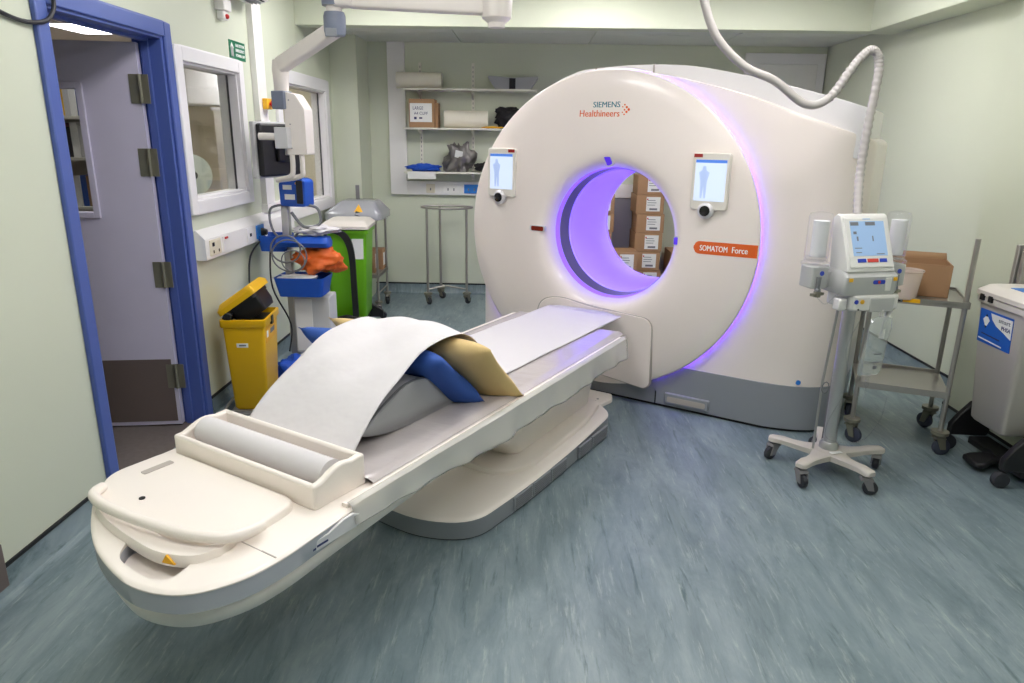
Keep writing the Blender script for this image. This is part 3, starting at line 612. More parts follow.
pillow('pillow', 'pillow_blue', 'blue pillow leaning between the grey wedge and the yellow pillow', (-.155, -1.918, .708), .80, .375, .145, math.radians(180-42), math.radians(-2))
pillow('pillow', 'pillow_yellow', 'yellow pillow leaning over the blue pillow under the paper', (-.085, -1.775, .716), .86, .385, .14, math.radians(180-46), math.radians(0))
pz = [(-2.548, .594), (-2.505, .622), (-2.45, .668), (-2.38, .720), (-2.31, .762), (-2.22, .802), (-2.1, .840), (-2.0, .866), (-1.91, .884), (-1.83, .884), (-1.76, .846), (-1.69, .770), (-1.62, .676), (-1.55, .618), (-1.48, .597), (-1.38, .5925), (-1.0, .592), (-.6, .592), (-.16, .592)]
pc = spline([(a, b, 0) for a, b in pz], 6); NP = len(pc)-1
def ps(i, j):
    p = pc[min(NP, int(round(j*NP)))]; v, z = p.x, p.y
    k = max(0, min(1, (v+2.3)/.4))*max(0, min(1, (-1.45-v)/.15))
    e_ = max(0, min(1, (-2.1-v)/.4)); u = -.345+.025*e_+.505*i+.02*e_*i-.03*max(0, min(1, (v+1.8)/.4))
    f = max(0, min(1, (v+2.5)/.3))*max(0, min(1, (-1.4-v)/.3))
    z += f*(.008*math.sin(u*15+v*9)+.006*math.sin(u*27-v*14)+.008*abs(math.sin(u*6+v*7.5))-.004) - f*.03*max(0, .35-i)**1.0
    if v > -1.45: z += .0015*math.sin(v*11+u*6)+.001*math.sin(u*30)
    return (u, v, z)
o = local_thing(G().grid(ps, 40, NP).build('paper_sheet', 'paper', solid=.0012, ang=180)); tag(o, 'white paper sheet draped over the pillows along the patient table', 'paper sheet')
# ------------------------------------------------------------------ contrast injector on its five-legged stand
inj = thing('contrast_injector', 'white contrast injector console on a five legged rolling stand by the scanner', 'medical injector', (1.555, 3.32, 0), math.radians(14))
HX = -.075
angs = [math.radians(a-14) for a in (4, 76, 150, 222, 290)]
g = G(); g.lathe([(.001, .088), (.085, .088), (.09, .10), (.085, .118), (.05, .128), (.001, .13)], 28)
for a in angs:
    c, s_ = math.cos(a), math.sin(a); P = lambda r, w_, z: (r*c-w_*s_, r*s_+w_*c, z); rr = []
    for r, wd, z0, z1 in ((.05, .055, .088, .122), (.12, .034, .088, .120), (.17, .027, .092, .122), (.22, .030, .100, .128), (.275, .028, .100, .126), (.29, .018, .102, .122)):
        rr.append([P(r, -wd, z0), P(r, wd, z0), P(r, wd, z1-.006), P(r, wd*.7, z1), P(r, -wd*.7, z1), P(r, -wd, z1-.006)])
    g.loft(rr)
g.build('base', 'base_beige', inj, ang=45)
for a in angs: caster(inj, .262*math.cos(a), .262*math.sin(a), .034, 'caster_grey', 'rubber', rz=a+1.0)
G().cyl((0, 0, .12), (0, 0, .90), .031, n=24).build('pole', 'alu', inj); G().lathe([(.001, .12), (.046, .12), (.046, .15), (.036, .165), (.001, .165)], 24).build('pole_collar', 'alu', inj)
BX(-.05, .0, -.088, -.0865, .121, .1225).build('base_label', 'label_white', inj) if False else G().prism(rrect(-.035, .03, -.075, -.05, .006), .126, .1275).build('base_label', 'label_white', inj)
G().tube([(-.105, -.02, .14), (-.105, -.02, .50), (-.10, -.05, .90)], .006, 8).build('support_rod', 'steel', inj)
G().tube([(.02, .07, .13), (.03, .075, .5), (.045, .06, .9)], .010, 8).build('cable_conduit', 'caster_grey', inj)
G().tube([(-.105, -.03, .46)]+[(-.10+.02*math.cos(t), -.04, .47+.03*math.sin(t)) for t in [k*.7 for k in range(18)]], .0025, 5).build('cable_coil', 'cable_grey', inj)
G().tube(spline([(-.05, -.18, .90), (-.08, -.12, .7), (-.03, -.10, .5), (-.10, -.09, .3), (-.05, -.06, .2), (.1, -.09, .19), (.13, -.16, .32), (.125, -.19, .46)], 8), .003, 6).build('drip_tube', 'acrylic', inj)
lb = G().prism(rrect(-.085, .160, -.215, -.02, .03), .895, .968).build('lower_console', 'inj_white', inj, bevel=.01, seg=3)
BX(.0, .125, -.219, -.213, .892, .955).build('lower_hatch', 'inj_grey', lb, bevel=.004)
for x, m_ in ((-.07, 'btn_blue'), (-.04, 'btn_yellow')): G().cyl((x, -.2155, .94), (x, -.2185, .94), .010, n=14).build('indicator', m_, lb)
G().cyl((-.055, -.2155, .905), (-.055, -.2175, .905), .004, n=8).build('port', 'knob_dark', lb)
BX(-.135, -.095, -.19, -.14, .895, .95).build('pole_clamp', 'inj_white', lb, bevel=.008)
ub = G().loft([[(x, y, z) for x, y in rrect(-.135*k, .145*k+.0, -.21*q, .0, .03)] for k, q, z in ((.95, .97, .967), (1, 1, .985), (1, 1, 1.05), (.9, .9, 1.075))]).build('upper_console', 'inj_grey', inj, ang=40)
for x, m_ in ((-.108, 'btn_yellow'), (.118, 'btn_yellow')): BX(x-.010, x+.010, -.2135, -.205, 1.03, 1.047).build('indicator', m_, ub, bevel=.003)
G().prism(rrect(.005, .065, 1.018, 1.036, .009), -.2135, -.20, 'y').build('status_lights', 'btn_blue', ub); G().cyl((.034, -.2145, 1.027), (.034, -.21, 1.027), .007, n=10).build('status_lamp', 'btn_red', ub)
BX(.068, .10, -.2125, -.205, .985, 1.045).build('side_door', 'inj_white', ub, bevel=.003)
G().prism(rpoly([(-.20, 1.07), (-.195, 1.085), (-.10, 1.305), (-.08, 1.318), (-.05, 1.30), (-.07, 1.07)], [.01, .01, .03, .03, .03, .01], 4), -.122, .118, 'x').build('monitor_housing', 'inj_white', inj, bevel=.012, seg=3)
sl = math.atan2(.095, .22)   # tilt of the screen face
def sf(x, t, d): return (x, -.196+t*math.sin(sl)-d*math.cos(sl), 1.083+t*math.cos(sl)+d*math.sin(sl))
def sbox(x0, x1, t0, t1, d0, d1): return G().add([sf(x, t, d_) for t in (t0, t1) for x, d_ in ((x0, d0), (x1, d0), (x1, d1), (x0, d1))], [(3, 2, 1, 0), (4, 5, 6, 7), (0, 1, 5, 4), (1, 2, 6, 5), (2, 3, 7, 6), (3, 0, 4, 7)])
b_ = sbox(-.112, .108, .005, .235, -.004, .006).build('screen_bezel', 'inj_white', inj, bevel=.008, seg=3)
sbox(-.088, .086, .060, .218, .005, .0072).build('screen', 'screen_pale', b_)
for x0, x1 in ((-.086, -.045), (-.01, .04)): sbox(x0, x1, .198, .214, .0072, .0080).build('screen_tab', 'label_grey', b_)
for x, t, a, c_ in ((-.068, .165, .008, .006), (-.058, .138, .004, .010), (.02, .138, .003, .012), (-.06, .095, .018, .002), (-.06, .075, .014, .002), (.05, .068, .02, .002)): sbox(x-a, x+a, t-c_, t+c_, .0072, .0080).build('screen_mark', 'label_grey', b_)
for x0, x1, m_ in ((-.072, -.028, 'btn_blue'), (-.022, .034, 'btn_red'), (.04, .078, 'btn_blue')): sbox(x0, x1, .030, .047, .005, .008).build('button', m_, b_, bevel=.003)
sbox(-.02, .018, .226, .230, .005, .0068).build('logo_mark', 'screen_pale', b_)
for sx, lab in ((-1, ''), (1, '')):
    x = sx*.203+.005; y = -.07
    hd = BX(min(x, sx*.10), max(x, sx*.10), y-.03, y+.03, .985, 1.06).build('side_arm', 'inj_grey', inj, bevel=.008)
    hb_ = G().prism(rrect(x-.043, x+.043, y-.05, y+.045, .015), .985, 1.085).build('syringe_drive', 'inj_grey', inj, bevel=.006)
    G().lathe([(.058, 1.083), (.062, 1.09), (.062, 1.10), (.05, 1.106)], 28, lambda a, b, z: (x+a, y+b, z)).build('collar', 'acrylic', hb_)
    G().cyl((x+.005, y-.052, 1.055), (x+.005, y-.049, 1.055), .011, n=14).build('blue_dot', 'btn_blue', hb_)
    G().lathe([(.011, 1.04), (.009, .99), (.014, .985), (.014, .97), (.006, .965), (.006, .955)], 14, lambda a, b, z: (x-.012+a, y-.058+b, z)).build('plunger_stem', 'cable_grey', hb_)
    G().obox((x-.012, y-.058, .962), (.075, .018, .012), (0, 0, .3)).cyl((x-.012, y-.058, .95), (x-.012, y-.058, .975), .016, n=12).build('stopcock', 'hinge_steel', hb_)
    sy_ = G().open_lathe([(.050, 1.10), (.0515, 1.12), (.0515, 1.30), (.046, 1.318), (.020, 1.324), (.001, 1.325)], 32, lambda a, b, z: (x+a, y+b, z)).build('pressure_jacket', 'acrylic', inj)
    G().lathe([(.034, 1.125), (.034, 1.285)], 24, lambda a, b, z: (x+.006+a, y+b, z)).build('bottle_label', 'syringe_white', sy_)
    G().lathe([(.036, 1.104), (.044, 1.112), (.046, 1.124)], 24, lambda a, b, z: (x+a, y+b, z)).build('bottle_neck', 'acrylic', sy_)
    G().tube(spline([(x-.012, y-.058, .95), (x+.02, y-.08, .92), (x+.05*-sx, y-.1, .96), (x-sx*.09, y-.12, 1.0)], 6), .0025, 6).build('fill_tube', 'acrylic', hb_)
for ch in inj.children:
    if ch.name.split('.')[0] in ('lower_console', 'upper_console', 'monitor_housing', 'screen_bezel', 'side_arm', 'syringe_drive', 'pressure_jacket'): ch.location.x = HX
# drip bag hanging at the console front
bag = thing('saline_bag', 'clear saline bag hanging below the injector console', 'drip bag', (1.465, 3.32, 0), math.radians(14))
bp = [(.058, .845), (.058, .80), (.075, .72), (.062, .64), (.045, .57), (.030, .545)]
g = G(); rr = []
for hw, z in ((.030, .868), (.056, .858), (.060, .81), (.055, .75), (.058, .69), (.062, .64), (.060, .605), (.05, .595)):
    th = .022 if .61 < z < .85 else .008
    cx = .085-(.868-z)*.10; rr.append([(cx+hw*math.cos(t), -.245+th*math.sin(t), z) for t in [2*PI*k/20 for k in range(20)]])
g.loft(rr).build('pouch', 'bag', bag); BX(.055, .095, -.269, -.2675, .64, .70).build('print_label', 'label_grey', bag) if False else None
for a in ((.045, .095, .66, .665, .002), (.05, .09, .70, .704, .002), (.055, .075, .63, .647, .004)): G().prism(rrect(*a), -.271, -.269, 'y').build('print', 'label_grey', bag)
G().lathe([(.006, .866), (.006, .89), (.012, .892), (.012, .90)], 12, lambda a, b, z: (.085+a, -.23+b, z)).build('hanger', 'inj_white', bag)
G().lathe([(.011, .60), (.008, .57), (.010, .565), (.010, .545), (.004, .53), (.004, .46)], 12, lambda a, b, z: (.058+a, -.245+b, z)).build('spike_port', 'acrylic', bag)
G().tube([(.155, -.20, .90), (.13, -.215, .83), (.112, -.225, .76)], .012, 10).build('drip_chamber', 'inj_white', bag)

# hose from the ceiling to the injector
hp = [(.72, 3.60, 2.78), (.765, 3.58, 2.38), (.787, 3.55, 2.241), (.861, 3.55, 2.085), (1.0, 3.55, 1.96), (1.152, 3.55, 1.896), (1.306, 3.55, 1.795), (1.415, 3.55, 1.823), (1.515, 3.55, 1.975), (1.584, 3.55, 2.037), (1.628, 3.55, 1.964), (1.619, 3.55, 1.722), (1.605, 3.53, 1.47), (1.565, 3.40, 1.275)]
hs = spline(hp, 26); rad = []
for i, p in enumerate(hs): rad.append(.0195+(.0026*math.sin(i*1.9) if i > 7*26 else 0))
o = G().tube(hs, rad, 14).build('cable_hose', 'hose', ang=180); tag(o, 'pale ribbed hose looping from the ceiling down to the injector', 'hose')

# ------------------------------------------------------------------ steel trolley with carton and tub
ct = thing('steel_trolley', 'stainless steel two tier trolley behind the injector', 'trolley', (2.118, 3.81, 0), math.radians(-22))
W_, D_ = .215, .20
for sx, sy in ((-1, -1), (1, -1), (-1, 1), (1, 1)):
    G().cyl((sx*W_, sy*D_, .10), (sx*W_, sy*D_, 1.17 if (sx, sy) == (1, -1) else .84), .0125, n=14).build('post', 'cart_steel', ct)
    caster(ct, sx*W_, sy*D_, .045, 'hinge_steel', 'caster_navy', rz=.9+sx*.5+sy, disc=.044)
dk_ = BX(-W_-.02, W_+.02, -D_-.02, D_+.02, .828, .836).build('top_deck', 'cart_steel', ct)
g = G()
for a in ((-W_-.02, W_+.02, -D_-.02, -D_-.012, .815, .848), (-W_-.02, W_+.02, D_+.012, D_+.02, .815, .848), (-W_-.02, -W_-.012, -D_-.02, D_+.02, .815, .848), (W_+.012, W_+.02, -D_-.02, D_+.02, .815, .848)): g.box(*a)
g.build('deck_rim', 'cart_steel', dk_)
for x0, x1, m_ in ((-.21, -.07, 'black_plastic'), (-.07, .01, 'hazard')): BX(x0, x1, -D_-.0215, -D_-.0195, .824, .845).build('edge_tape', m_, dk_)
BX(-W_-.012, W_+.012, -D_-.012, D_+.012, .335, .345).build('lower_shelf', 'cart_steel', ct); [BX(-W_, W_, y-.004, y+.004, .325, .36).build('shelf_rim', 'cart_steel', ct) for y in (-D_-.01, D_+.01)]
G().cyl((-W_, D_, .6), (-W_, D_, .601), .013, n=6).build('joint', 'cart_steel', ct)
cb = thing('open_carton', 'open brown cardboard box on the steel trolley', 'box', (2.125, 3.85, .837), math.radians(-22))
for a in ((-.16, .16, -.12, -.116), (-.16, .16, .116, .12), (-.16, -.156, -.12, .12), (.156, .16, -.12, .12)): BX(*a, 0, .172).build('side', 'cardboard', cb)
BX(-.16, .16, -.12, .12, 0, .004).build('bottom', 'cardboard', cb)
G().add([(-.16, .12, .172), (.16, .12, .172), (.16, .16, .20), (-.16, .16, .20)], [(0, 1, 2, 3)]).build('flap', 'cardboard', cb, solid=.004)
tb = G().open_lathe([(.001, .002), (.058, .002), (.062, .01), (.076, .145), (.082, .148), (.082, .152), (.074, .150)], 32).build('plastic_tub', 'tub', loc=(1.99, 3.675, .836), solid=.0015); tag(tb, 'translucent plastic tub in front of the open carton on the trolley', 'tub')

# ------------------------------------------------------------------ grey waste bin at the right wall
gb = thing('grey_waste_bin', 'grey pedal waste bin with white lid and blue label by the right wall', 'bin', (2.435, 3.40, 0))
def brect(x0, x1, y0, y1, z, r=.03): return [(x, y, z) for x, y in rrect(x0, x1, y0, y1, r)]
G().loft([brect(-.07, .10, -.14, .10, .235), brect(-.082, .105, -.155, .11, .25), brect(-.118, .115, -.20, .165, .86)]).build('body', 'bin_grey', gb, ang=45)
G().loft([brect(-.128, .12, -.21, .175, .855), brect(-.13, .12, -.212, .177, .885), brect(-.12, .12, -.20, .168, .89)]).build('rim', 'bin_lid', gb, bevel=.003)
ld = G().loft([brect(-.135, .12, -.218, .182, .893), brect(-.135, .12, -.218, .182, .915), brect(-.10, .11, -.185, .15, .945), brect(-.08, .10, -.165, .13, .95)]).build('lid', 'bin_lid', gb, ang=35)
G().obox((-.03, -.06, .9505), (.09, .14, .004), (0, 0, 0)).build('lid_sticker', 'socket_blue', ld)
for y in (.115, .05): BX(-.139, -.128, y-.016, y+.016, .868, .90).build('clasp', 'black_plastic', gb, bevel=.003)
fx = lambda z: -.082-.036*(z-.25)/.61
def lab(y0, y1, z0, z1, d): return G().add([(fx(z)-d, y, z) for z in (z0, z1) for y in (y0, y1)]+[(fx(z)-d+.003, y, z) for z in (z0, z1) for y in (y0, y1)], [(0, 1, 3, 2), (4, 6, 7, 5), (0, 4, 5, 1), (2, 3, 7, 6), (0, 2, 6, 4), (1, 5, 7, 3)])
lb_ = lab(-.12, .13, .655, .825, .003).build('label', 'socket_blue', gb); MATS['label_blue'] = M('label_blue', (26, 96, 196), .45, var=0); lb_.data.materials[0] = MATS['label_blue']
def lpoly(pts, d): return G().loft([[(fx(z)-d, y, z) for y, z in pts], [(fx(z)-d+.002, y, z) for y, z in pts]])
lpoly([(-.118, .72), (-.118, .815), (.045, .815), (.03, .785), (-.005, .76), (-.06, .742)], .0045).build('label_panel', 'label_white', lb_)
lpoly([(.075, .80), (.10, .775), (.075, .735), (.05, .775)], .0045).build('label_diamond', 'label_white', lb_)
for z in (.792, .745): lpoly([(.067, z+.0), (.083, z), (.075, z+(.012 if z > .77 else -.012))], .0055).build('label_arrow', 'black_plastic', lb_)
lf_ = lambda x, z, d: (fx(z)-.0047-d, -x, z)
text('smart', 'label_grey', lb_, 'lettering', .02, .105, .785, .803, lf_, .01); text('PHSA', 'ink', lb_, 'lettering', .045, .112, .752, .772, lf_, .012)
lpoly([(-.06, .664), (.12, .672), (.12, .678), (-.06, .670)], .0045).build('label_line', 'label_white', lb_); lpoly([(-.04, .694), (.10, .70), (.10, .706), (-.04, .70)], .0045).build('label_line', 'ink', lb_)
for y in (-.225, .225):
    G().loft([[(x, y-.018, z), (x, y+.018, z), (x2, y+.018, z2), (x2, y-.018, z2)] for x, z, x2, z2 in ((.115, .28, .0, .28), (.115, .20, -.06, .21), (.115, .11, -.10, .15), (.10, .085, -.10, .09))]).build('frame_foot', 'black_plastic', gb, bevel=.006)
    G().lathe([(.01, -.02), (.038, -.018), (.042, -.01), (.042, .01), (.038, .018), (.01, .02)], 20, lambda a, b, h_: (-.09+a, y+h_, .042+b)).build('wheel', 'rubber', gb)
BX(.0, .11, -.23, .2, .05, .09).build('frame_bar', 'black_plastic', gb, bevel=.006)
G().loft([[(x, -.02-w_, z), (x, -.02+w_, z), (x, -.02+w_, z+.03), (x, -.02-w_, z+.03)] for x, w_, z in ((.05, .04, .05), (-.03, .05, .045), (-.08, .075, .03), (-.12, .06, .025))]).build('pedal', 'black_plastic', gb, bevel=.01)
for y in (.205, .255): BX(.085, .115, y-.014, y+.014, .28, 1.13).build('back_post', 'steel', gb, bevel=.004)

# ------------------------------------------------------------------ yellow sharps bin on a low steel base
yb = thing('yellow_sharps_bin', 'tall yellow clinical waste bin with half open lid beside the blue door', 'bin', (-1.65, 4.02, 0), math.radians(6)); yb.scale = (.93, .93, 1)
G().loft([brect(-.095, .095, -.13, .13, .028, .02), brect(-.105, .105, -.145, .145, .045, .02), brect(-.128, .128, -.17, .17, .555, .02)]).build('body', 'yellow', yb, ang=45)
G().loft([brect(-.134, .134, -.177, .177, .545, .02), brect(-.14, .14, -.182, .182, .555, .02), brect(-.14, .14, -.182, .182, .590, .02), brect(-.128, .128, -.17, .17, .592, .02), brect(-.12, .12, -.16, .16, .56, .02)]).build('rim', 'yellow', yb, ang=45)
G().prism(rrect(-.118, .118, -.158, .158, .02), .545, .562).build('inner_flap', 'black_plastic', yb)
ldm = Matrix.Translation((-.135, 0, .605))@Matrix.Rotation(math.radians(-33), 4, 'Y')
g = G().loft([brect(0, .27, -.175, .175, 0, .03), brect(0, .27, -.175, .175, .03, .03), brect(.03, .25, -.15, .15, .058, .03), brect(.05, .23, -.13, .13, .060, .03)]); g.v = [tuple(ldm@Vector(p)) for p in g.v]
g.build('lid', 'yellow', yb, ang=40)
g = G().loft([brect(.02, .25, -.15, .15, -.02, .03), brect(.02, .25, -.15, .15, .0, .03)]); g.v = [tuple(ldm@Vector(p)) for p in g.v]; g.build('lid_lining', 'black_plastic', yb)
g = G().loft([brect(.06, .24, -.10, .11, -.115, .02), brect(.05, .25, -.12, .12, -.08, .02), brect(.05, .25, -.12, .12, -.02, .02)]); g.v = [tuple(ldm@Vector(p)) for p in g.v]; g.build('drum', 'black_plastic', yb, ang=40)
G().obox((-.09, -.155, .61), (.05, .04, .05), (0, .4, 0)).build('hinge_block', 'black_plastic', yb, bevel=.006)
for y in (-.02,): BX(.132, .146, y-.022, y+.022, .535, .585).build('catch', 'black_plastic', yb, bevel=.003)
sl_ = lambda z: .128-.023*(.555-z)/.51
lb_ = G().add([(sl_(z)+.002, y, z) for z in (.44, .53) for y in (-.13, .10)]+[(sl_(z)-.002, y, z) for z in (.44, .53) for y in (-.13, .10)], [(0, 1, 3, 2), (4, 6, 7, 5), (0, 4, 5, 1), (2, 3, 7, 6), (0, 2, 6, 4), (1, 5, 7, 3)]).build('label', 'hazard', yb)
G().add([(sl_(z)+.003, y, z) for z in (.475, .505) for y in (-.03, .07)]+[(sl_(z), y, z) for z in (.475, .505) for y in (-.03, .07)], [(0, 1, 3, 2), (4, 6, 7, 5), (0, 4, 5, 1), (2, 3, 7, 6), (0, 2, 6, 4), (1, 5, 7, 3)]).build('label_text', 'label_grey', lb_)
G().add([(sl_(z)+.003, y, z) for z in (.47, .51) for y in (-.12, -.08)]+[(sl_(z), y, z) for z in (.47, .51) for y in (-.12, -.08)], [(0, 1, 3, 2), (4, 6, 7, 5), (0, 4, 5, 1), (2, 3, 7, 6), (0, 2, 6, 4), (1, 5, 7, 3)]).build('label_icon', 'label_white', lb_)
yf = lambda z: -.17+.025*(.555-z)/.51
fl2 = G().add([(x, yf(z)-.002, z) for z in (.425, .45) for x in (-.05, .02)]+[(x, yf(z)+.002, z) for z in (.425, .45) for x in (-.05, .02)], [(0, 1, 3, 2), (4, 6, 7, 5), (0, 4, 5, 1), (2, 3, 7, 6), (0, 2, 6, 4), (1, 5, 7, 3)]).build('small_label', 'label_white', yb)
G().prism(rrect(-.02, .018, .0, .0, 0), 0, 0) if False else BX(-.035, .008, yf(.4375)-.0035, yf(.4375), .433, .442).build('small_print', 'label_grey', fl2)
bs = G()
bs.tube([(-.13, -.17, .012), (.13, -.17, .012), (.13, .17, .012), (-.13, .17, .012), (-.13, -.17, .012)], .008, 8).box(-.12, .12, -.16, .16, .012, .027)
bs.tube(spline([(-.10, -.16, .012), (-.15, -.20, .012), (-.155, -.14, .05), (-.15, .1, .06)], 6), .008, 8)
bs.build('stand', 'steel', yb)

# ------------------------------------------------------------------ vital signs stand
vs = thing('equipment_stand', 'grey equipment stand on the left wall carrying blue baskets and cables', 'stand', (-1.525, 4.75, 0))
G().box(-.14, -.09, -.03, .03, .03, 1.16).build('pole', 'alu', vs, bevel=.008)
G().loft([brect(-.17, .20, -.15, .18, 0.02, .04), brect(-.17, .20, -.15, .18, .05, .04), brect(-.12, .16, -.1, .14, .075, .04)]).build('foot', 'pale_grey', vs)
BX(-.09, .165, -.06, .12, .14, .55).build('cabinet', 'pale_grey', vs, bevel=.01); BX(-.078, .04, -.064, -.058, .16, .53).build('cabinet_door', 'white_plastic', vs, bevel=.003)
bk = G()
def shell(g, x0, x1, y0, y1, z0, z1, t=.006, e=.02):
    g.loft([brect(x0+e, x1-e, y0+e, y1-e, z0, .03), brect(x0, x1, y0, y1, z1, .035), brect(x0+t, x1-t, y0+t, y1-t, z1, .03), brect(x0+e+t, x1-e-t, y0+e+t, y1-e-t, z0+t, .025)])
shell(bk, -.17, .17, -.20, .06, .57, .70, e=.025); bk.build('basket', 'blue_plastic', vs, ang=40)
bk = G(); shell(bk, -.295, -.10, -.10, .12, .86, .965, e=.015); bk.build('side_basket', 'blue_plastic', vs, ang=40)
G().loft([brect(-.16, .20, -.14, -.02, .90, .03), brect(-.16, .20, -.16, -.0, .93, .04), brect(-.15, .19, -.13, -.02, .965, .03)]).build('handle_tray', 'blue_plastic', vs, ang=50)
for s_, (a, b) in enumerate((((-.08, -.16, .97), .09), ((-.05, -.17, .95), .105), ((-.02, -.18, .94), .07))):
    pts = [(a[0]+b*1.1*math.cos(t), a[1]-.012*s_, a[2]-.08-.02*s_+b*math.sin(t)) for t in [k*2*PI/16 for k in range(17)]]
    G().tube(spline(pts, 3), .006-.0008*s_, 8).build('cable_loop', 'cable_grey', vs)
G().tube(spline([(-.10, -.02, 1.17), (-.20, -.05, 1.14), (-.19, -.06, 1.0), (-.08, -.1, .93), (.02, -.12, 1.02)], 6), .008, 8).build('cable', 'cable_grey', vs)
G().tube(spline([(.02, -.02, 1.17), (.12, -.06, 1.15), (.13, -.06, 1.05), (.03, -.08, 1.03), (-.06, -.05, 1.12)], 6), .010, 8).build('cable', 'cable_grey', vs)
G().tube(spline([(-.25, .02, .86), (-.24, -.02, .6), (-.12, -.05, .35), (-.14, -.06, .15)], 6), .006, 8).build('cable', 'wire', vs)
dv = thing('vital_signs_monitor', 'blue boxed patient monitor on top of the equipment stand', 'monitor', (-1.548, 4.73, 1.161), math.radians(-14))
G().prism(rpoly([(-.095, 0), (.09, 0), (.095, .17), (.06, .185), (-.06, .18), (-.10, .15)], .02, 4), -.06, .06, 'y').build('case', 'blue_plastic', dv, bevel=.01, seg=3)
BX(.035, .082, -.068, -.058, .02, .17).build('side_panel', 'black_plastic', dv, bevel=.006)
BX(-.065, .0, -.0625, -.059, .11, .14).build('label', 'label_white', dv); BX(-.055, .02, -.0625, -.059, .045, .08).build('label', 'label_white', dv)
BX(.028, .04, -.0625, -.059, .145, .158).build('yellow_button', 'btn_yellow', dv)
# soft things in the baskets
def lump(name, mat, label, cat, c, r, seed, amp=.5, flat=0):
    g = G().ball((0, 0, 0), 1, 44); vs_ = []
    for p in g.v:
        q = Vector(p)+Vector((seed*3.1, seed*1.7, seed*.9))
        k = 1+amp*(noise.noise(q*1.6)*.9+noise.noise(q*3.7)*.6+abs(noise.noise(q*7.5))*.35)
        vs_.append((p[0]*k*r[0], p[1]*k*r[1], max(p[2]*k*r[2], -flat if flat else -9)))
    g.v = vs_; o = g.build(name, mat, loc=c, ang=180); tag(o, label, cat); return o
lump('orange_bag', 'orange_bag', 'crumpled orange bag tucked above the blue basket', 'bag', (-1.42, 4.72, .80), (.15, .10, .085), 3)
lump('white_cloth', 'paper', 'folded white cloth lying on the blue handle tray', 'cloth', (-1.43, 4.72, 1.005), (.13, .09, .028), 5)
lump('white_wipes', 'label_white', 'white packet lying inside the blue basket', 'packet', (-1.55, 4.64, .685), (.12, .07, .025), 8)
lump('blue_bag', 'blue_cloth', 'crumpled blue plastic bag on the floor behind the yellow bin', 'bag', (-1.54, 4.50, .075), (.16, .10, .095), 9, flat=.074)
G0 = G().tube(spline([(-1.775, 4.70, .96), (-1.84, 4.58, .84), (-1.835, 4.5, .60), (-1.83, 4.45, .42), (-1.82, 4.42, .35)], 8), .006, 8).build('power_cord', 'wire'); tag(G0, 'thin black power cord hanging from the wall trunking behind the yellow bin', 'cord')

# ------------------------------------------------------------------ green bin and the covered trolley in the back corner
nb = thing('green_clinical_bin', 'bright green clinical waste bin with white lid in a black frame', 'bin', (-1.53, 5.95, 0), math.radians(4))
G().loft([brect(-.13, .14, -.16, .16, .11, .03), brect(-.14, .15, -.17, .17, .13, .03), brect(-.165, .18, -.20, .20, .845, .03)]).build('body', 'green', nb, ang=45)
G().loft([brect(-.18, .195, -.215, .215, .84, .03), brect(-.18, .195, -.215, .215, .87, .03), brect(-.165, .18, -.2, .2, .875, .03)]).build('rim', 'green', nb, ang=45)
G().loft([brect(-.20, .205, -.235, .225, .88, .04), brect(-.20, .205, -.235, .225, .905, .04), brect(-.15, .17, -.18, .18, .94, .04), brect(-.13, .15, -.16, .16, .945, .04)]).build('lid', 'bin_lid', nb, ang=35)
BX(.02, .15, -.2015, -.19, .66, .82).build('label', 'label_white', nb) if False else G().add([(.055, -.196, .63), (.15, -.196, .63), (.155, -.202, .80), (.06, -.202, .80), (.055, -.188, .63), (.15, -.188, .63), (.155, -.194, .80), (.06, -.194, .80)], [(0, 1, 2, 3), (7, 6, 5, 4), (0, 4, 5, 1), (1, 5, 6, 2), (2, 6, 7, 3), (3, 7, 4, 0)]).build('label', 'label_white', nb)
for y, x_ in ((-.27, -.05), (.24, -.05)):
    pts = spline([(x_-.12, y, .80), (x_-.05, y, .87), (x_+.06, y, .84), (x_+.115, y, .70), (x_+.125, y, .4), (x_+.13, y, .12)], 8); g = G()
    g.loft([[(p.x-.024, p.y-.012, p.z-.015), (p.x+.024, p.y-.012, p.z+.01), (p.x+.024, p.y+.012, p.z+.01), (p.x-.024, p.y+.012, p.z-.015)] for p in pts]).build('frame_arm', 'black_plastic', nb)
    G().loft([[(x, y-.02, z), (x, y+.02, z), (x, y+.02, z+h_), (x, y-.02, z+h_)] for x, z, h_ in ((-.15, .04, .10), (.0, .03, .14), (.14, .03, .12), (.24, .03, .06))]).build('frame_foot', 'black_plastic', nb, bevel=.006)
    for x in (-.12, .23): G().lathe([(.008, -.018), (.03, -.018), (.034, -.01), (.034, .01), (.03, .018), (.008, .018)], 18, lambda a, b, h_: (x+a, y+h_-.04*(1 if y < 0 else -1), .034+b)).build('wheel', 'rubber', nb)
BX(-.15, .12, -.25, .24, .05, .10).build('frame_bar', 'black_plastic', nb, bevel=.006)
st = thing('shelf_trolley', 'slim steel trolley behind the green bin in the back corner', 'trolley', (-1.62, 6.62, 0))
for x, y in ((-.21, -.22), (.23, -.22), (-.21, .2), (.23, .2)):
    G().cyl((x, y, .10), (x, y, .95), .011, n=12).build('post', 'cart_steel', st); caster(st, x, y, .04, 'hinge_steel', 'rubber', rz=1.2+x*3, disc=.035)
for z in (.36, .88): G().box(-.22, .24, -.23, .21, z, z+.012).box(-.22, .24, -.232, -.22, z-.012, z+.022).box(-.22, .24, .2, .212, z-.012, z+.022).box(.228, .24, -.23, .21, z-.012, z+.022).box(-.22, -.208, -.23, .21, z-.012, z+.022).build('shelf', 'cart_steel', st)
G().cyl((.23, -.22, .20), (.23, .2, .20), .006, n=8).build('brace', 'cart_steel', st)
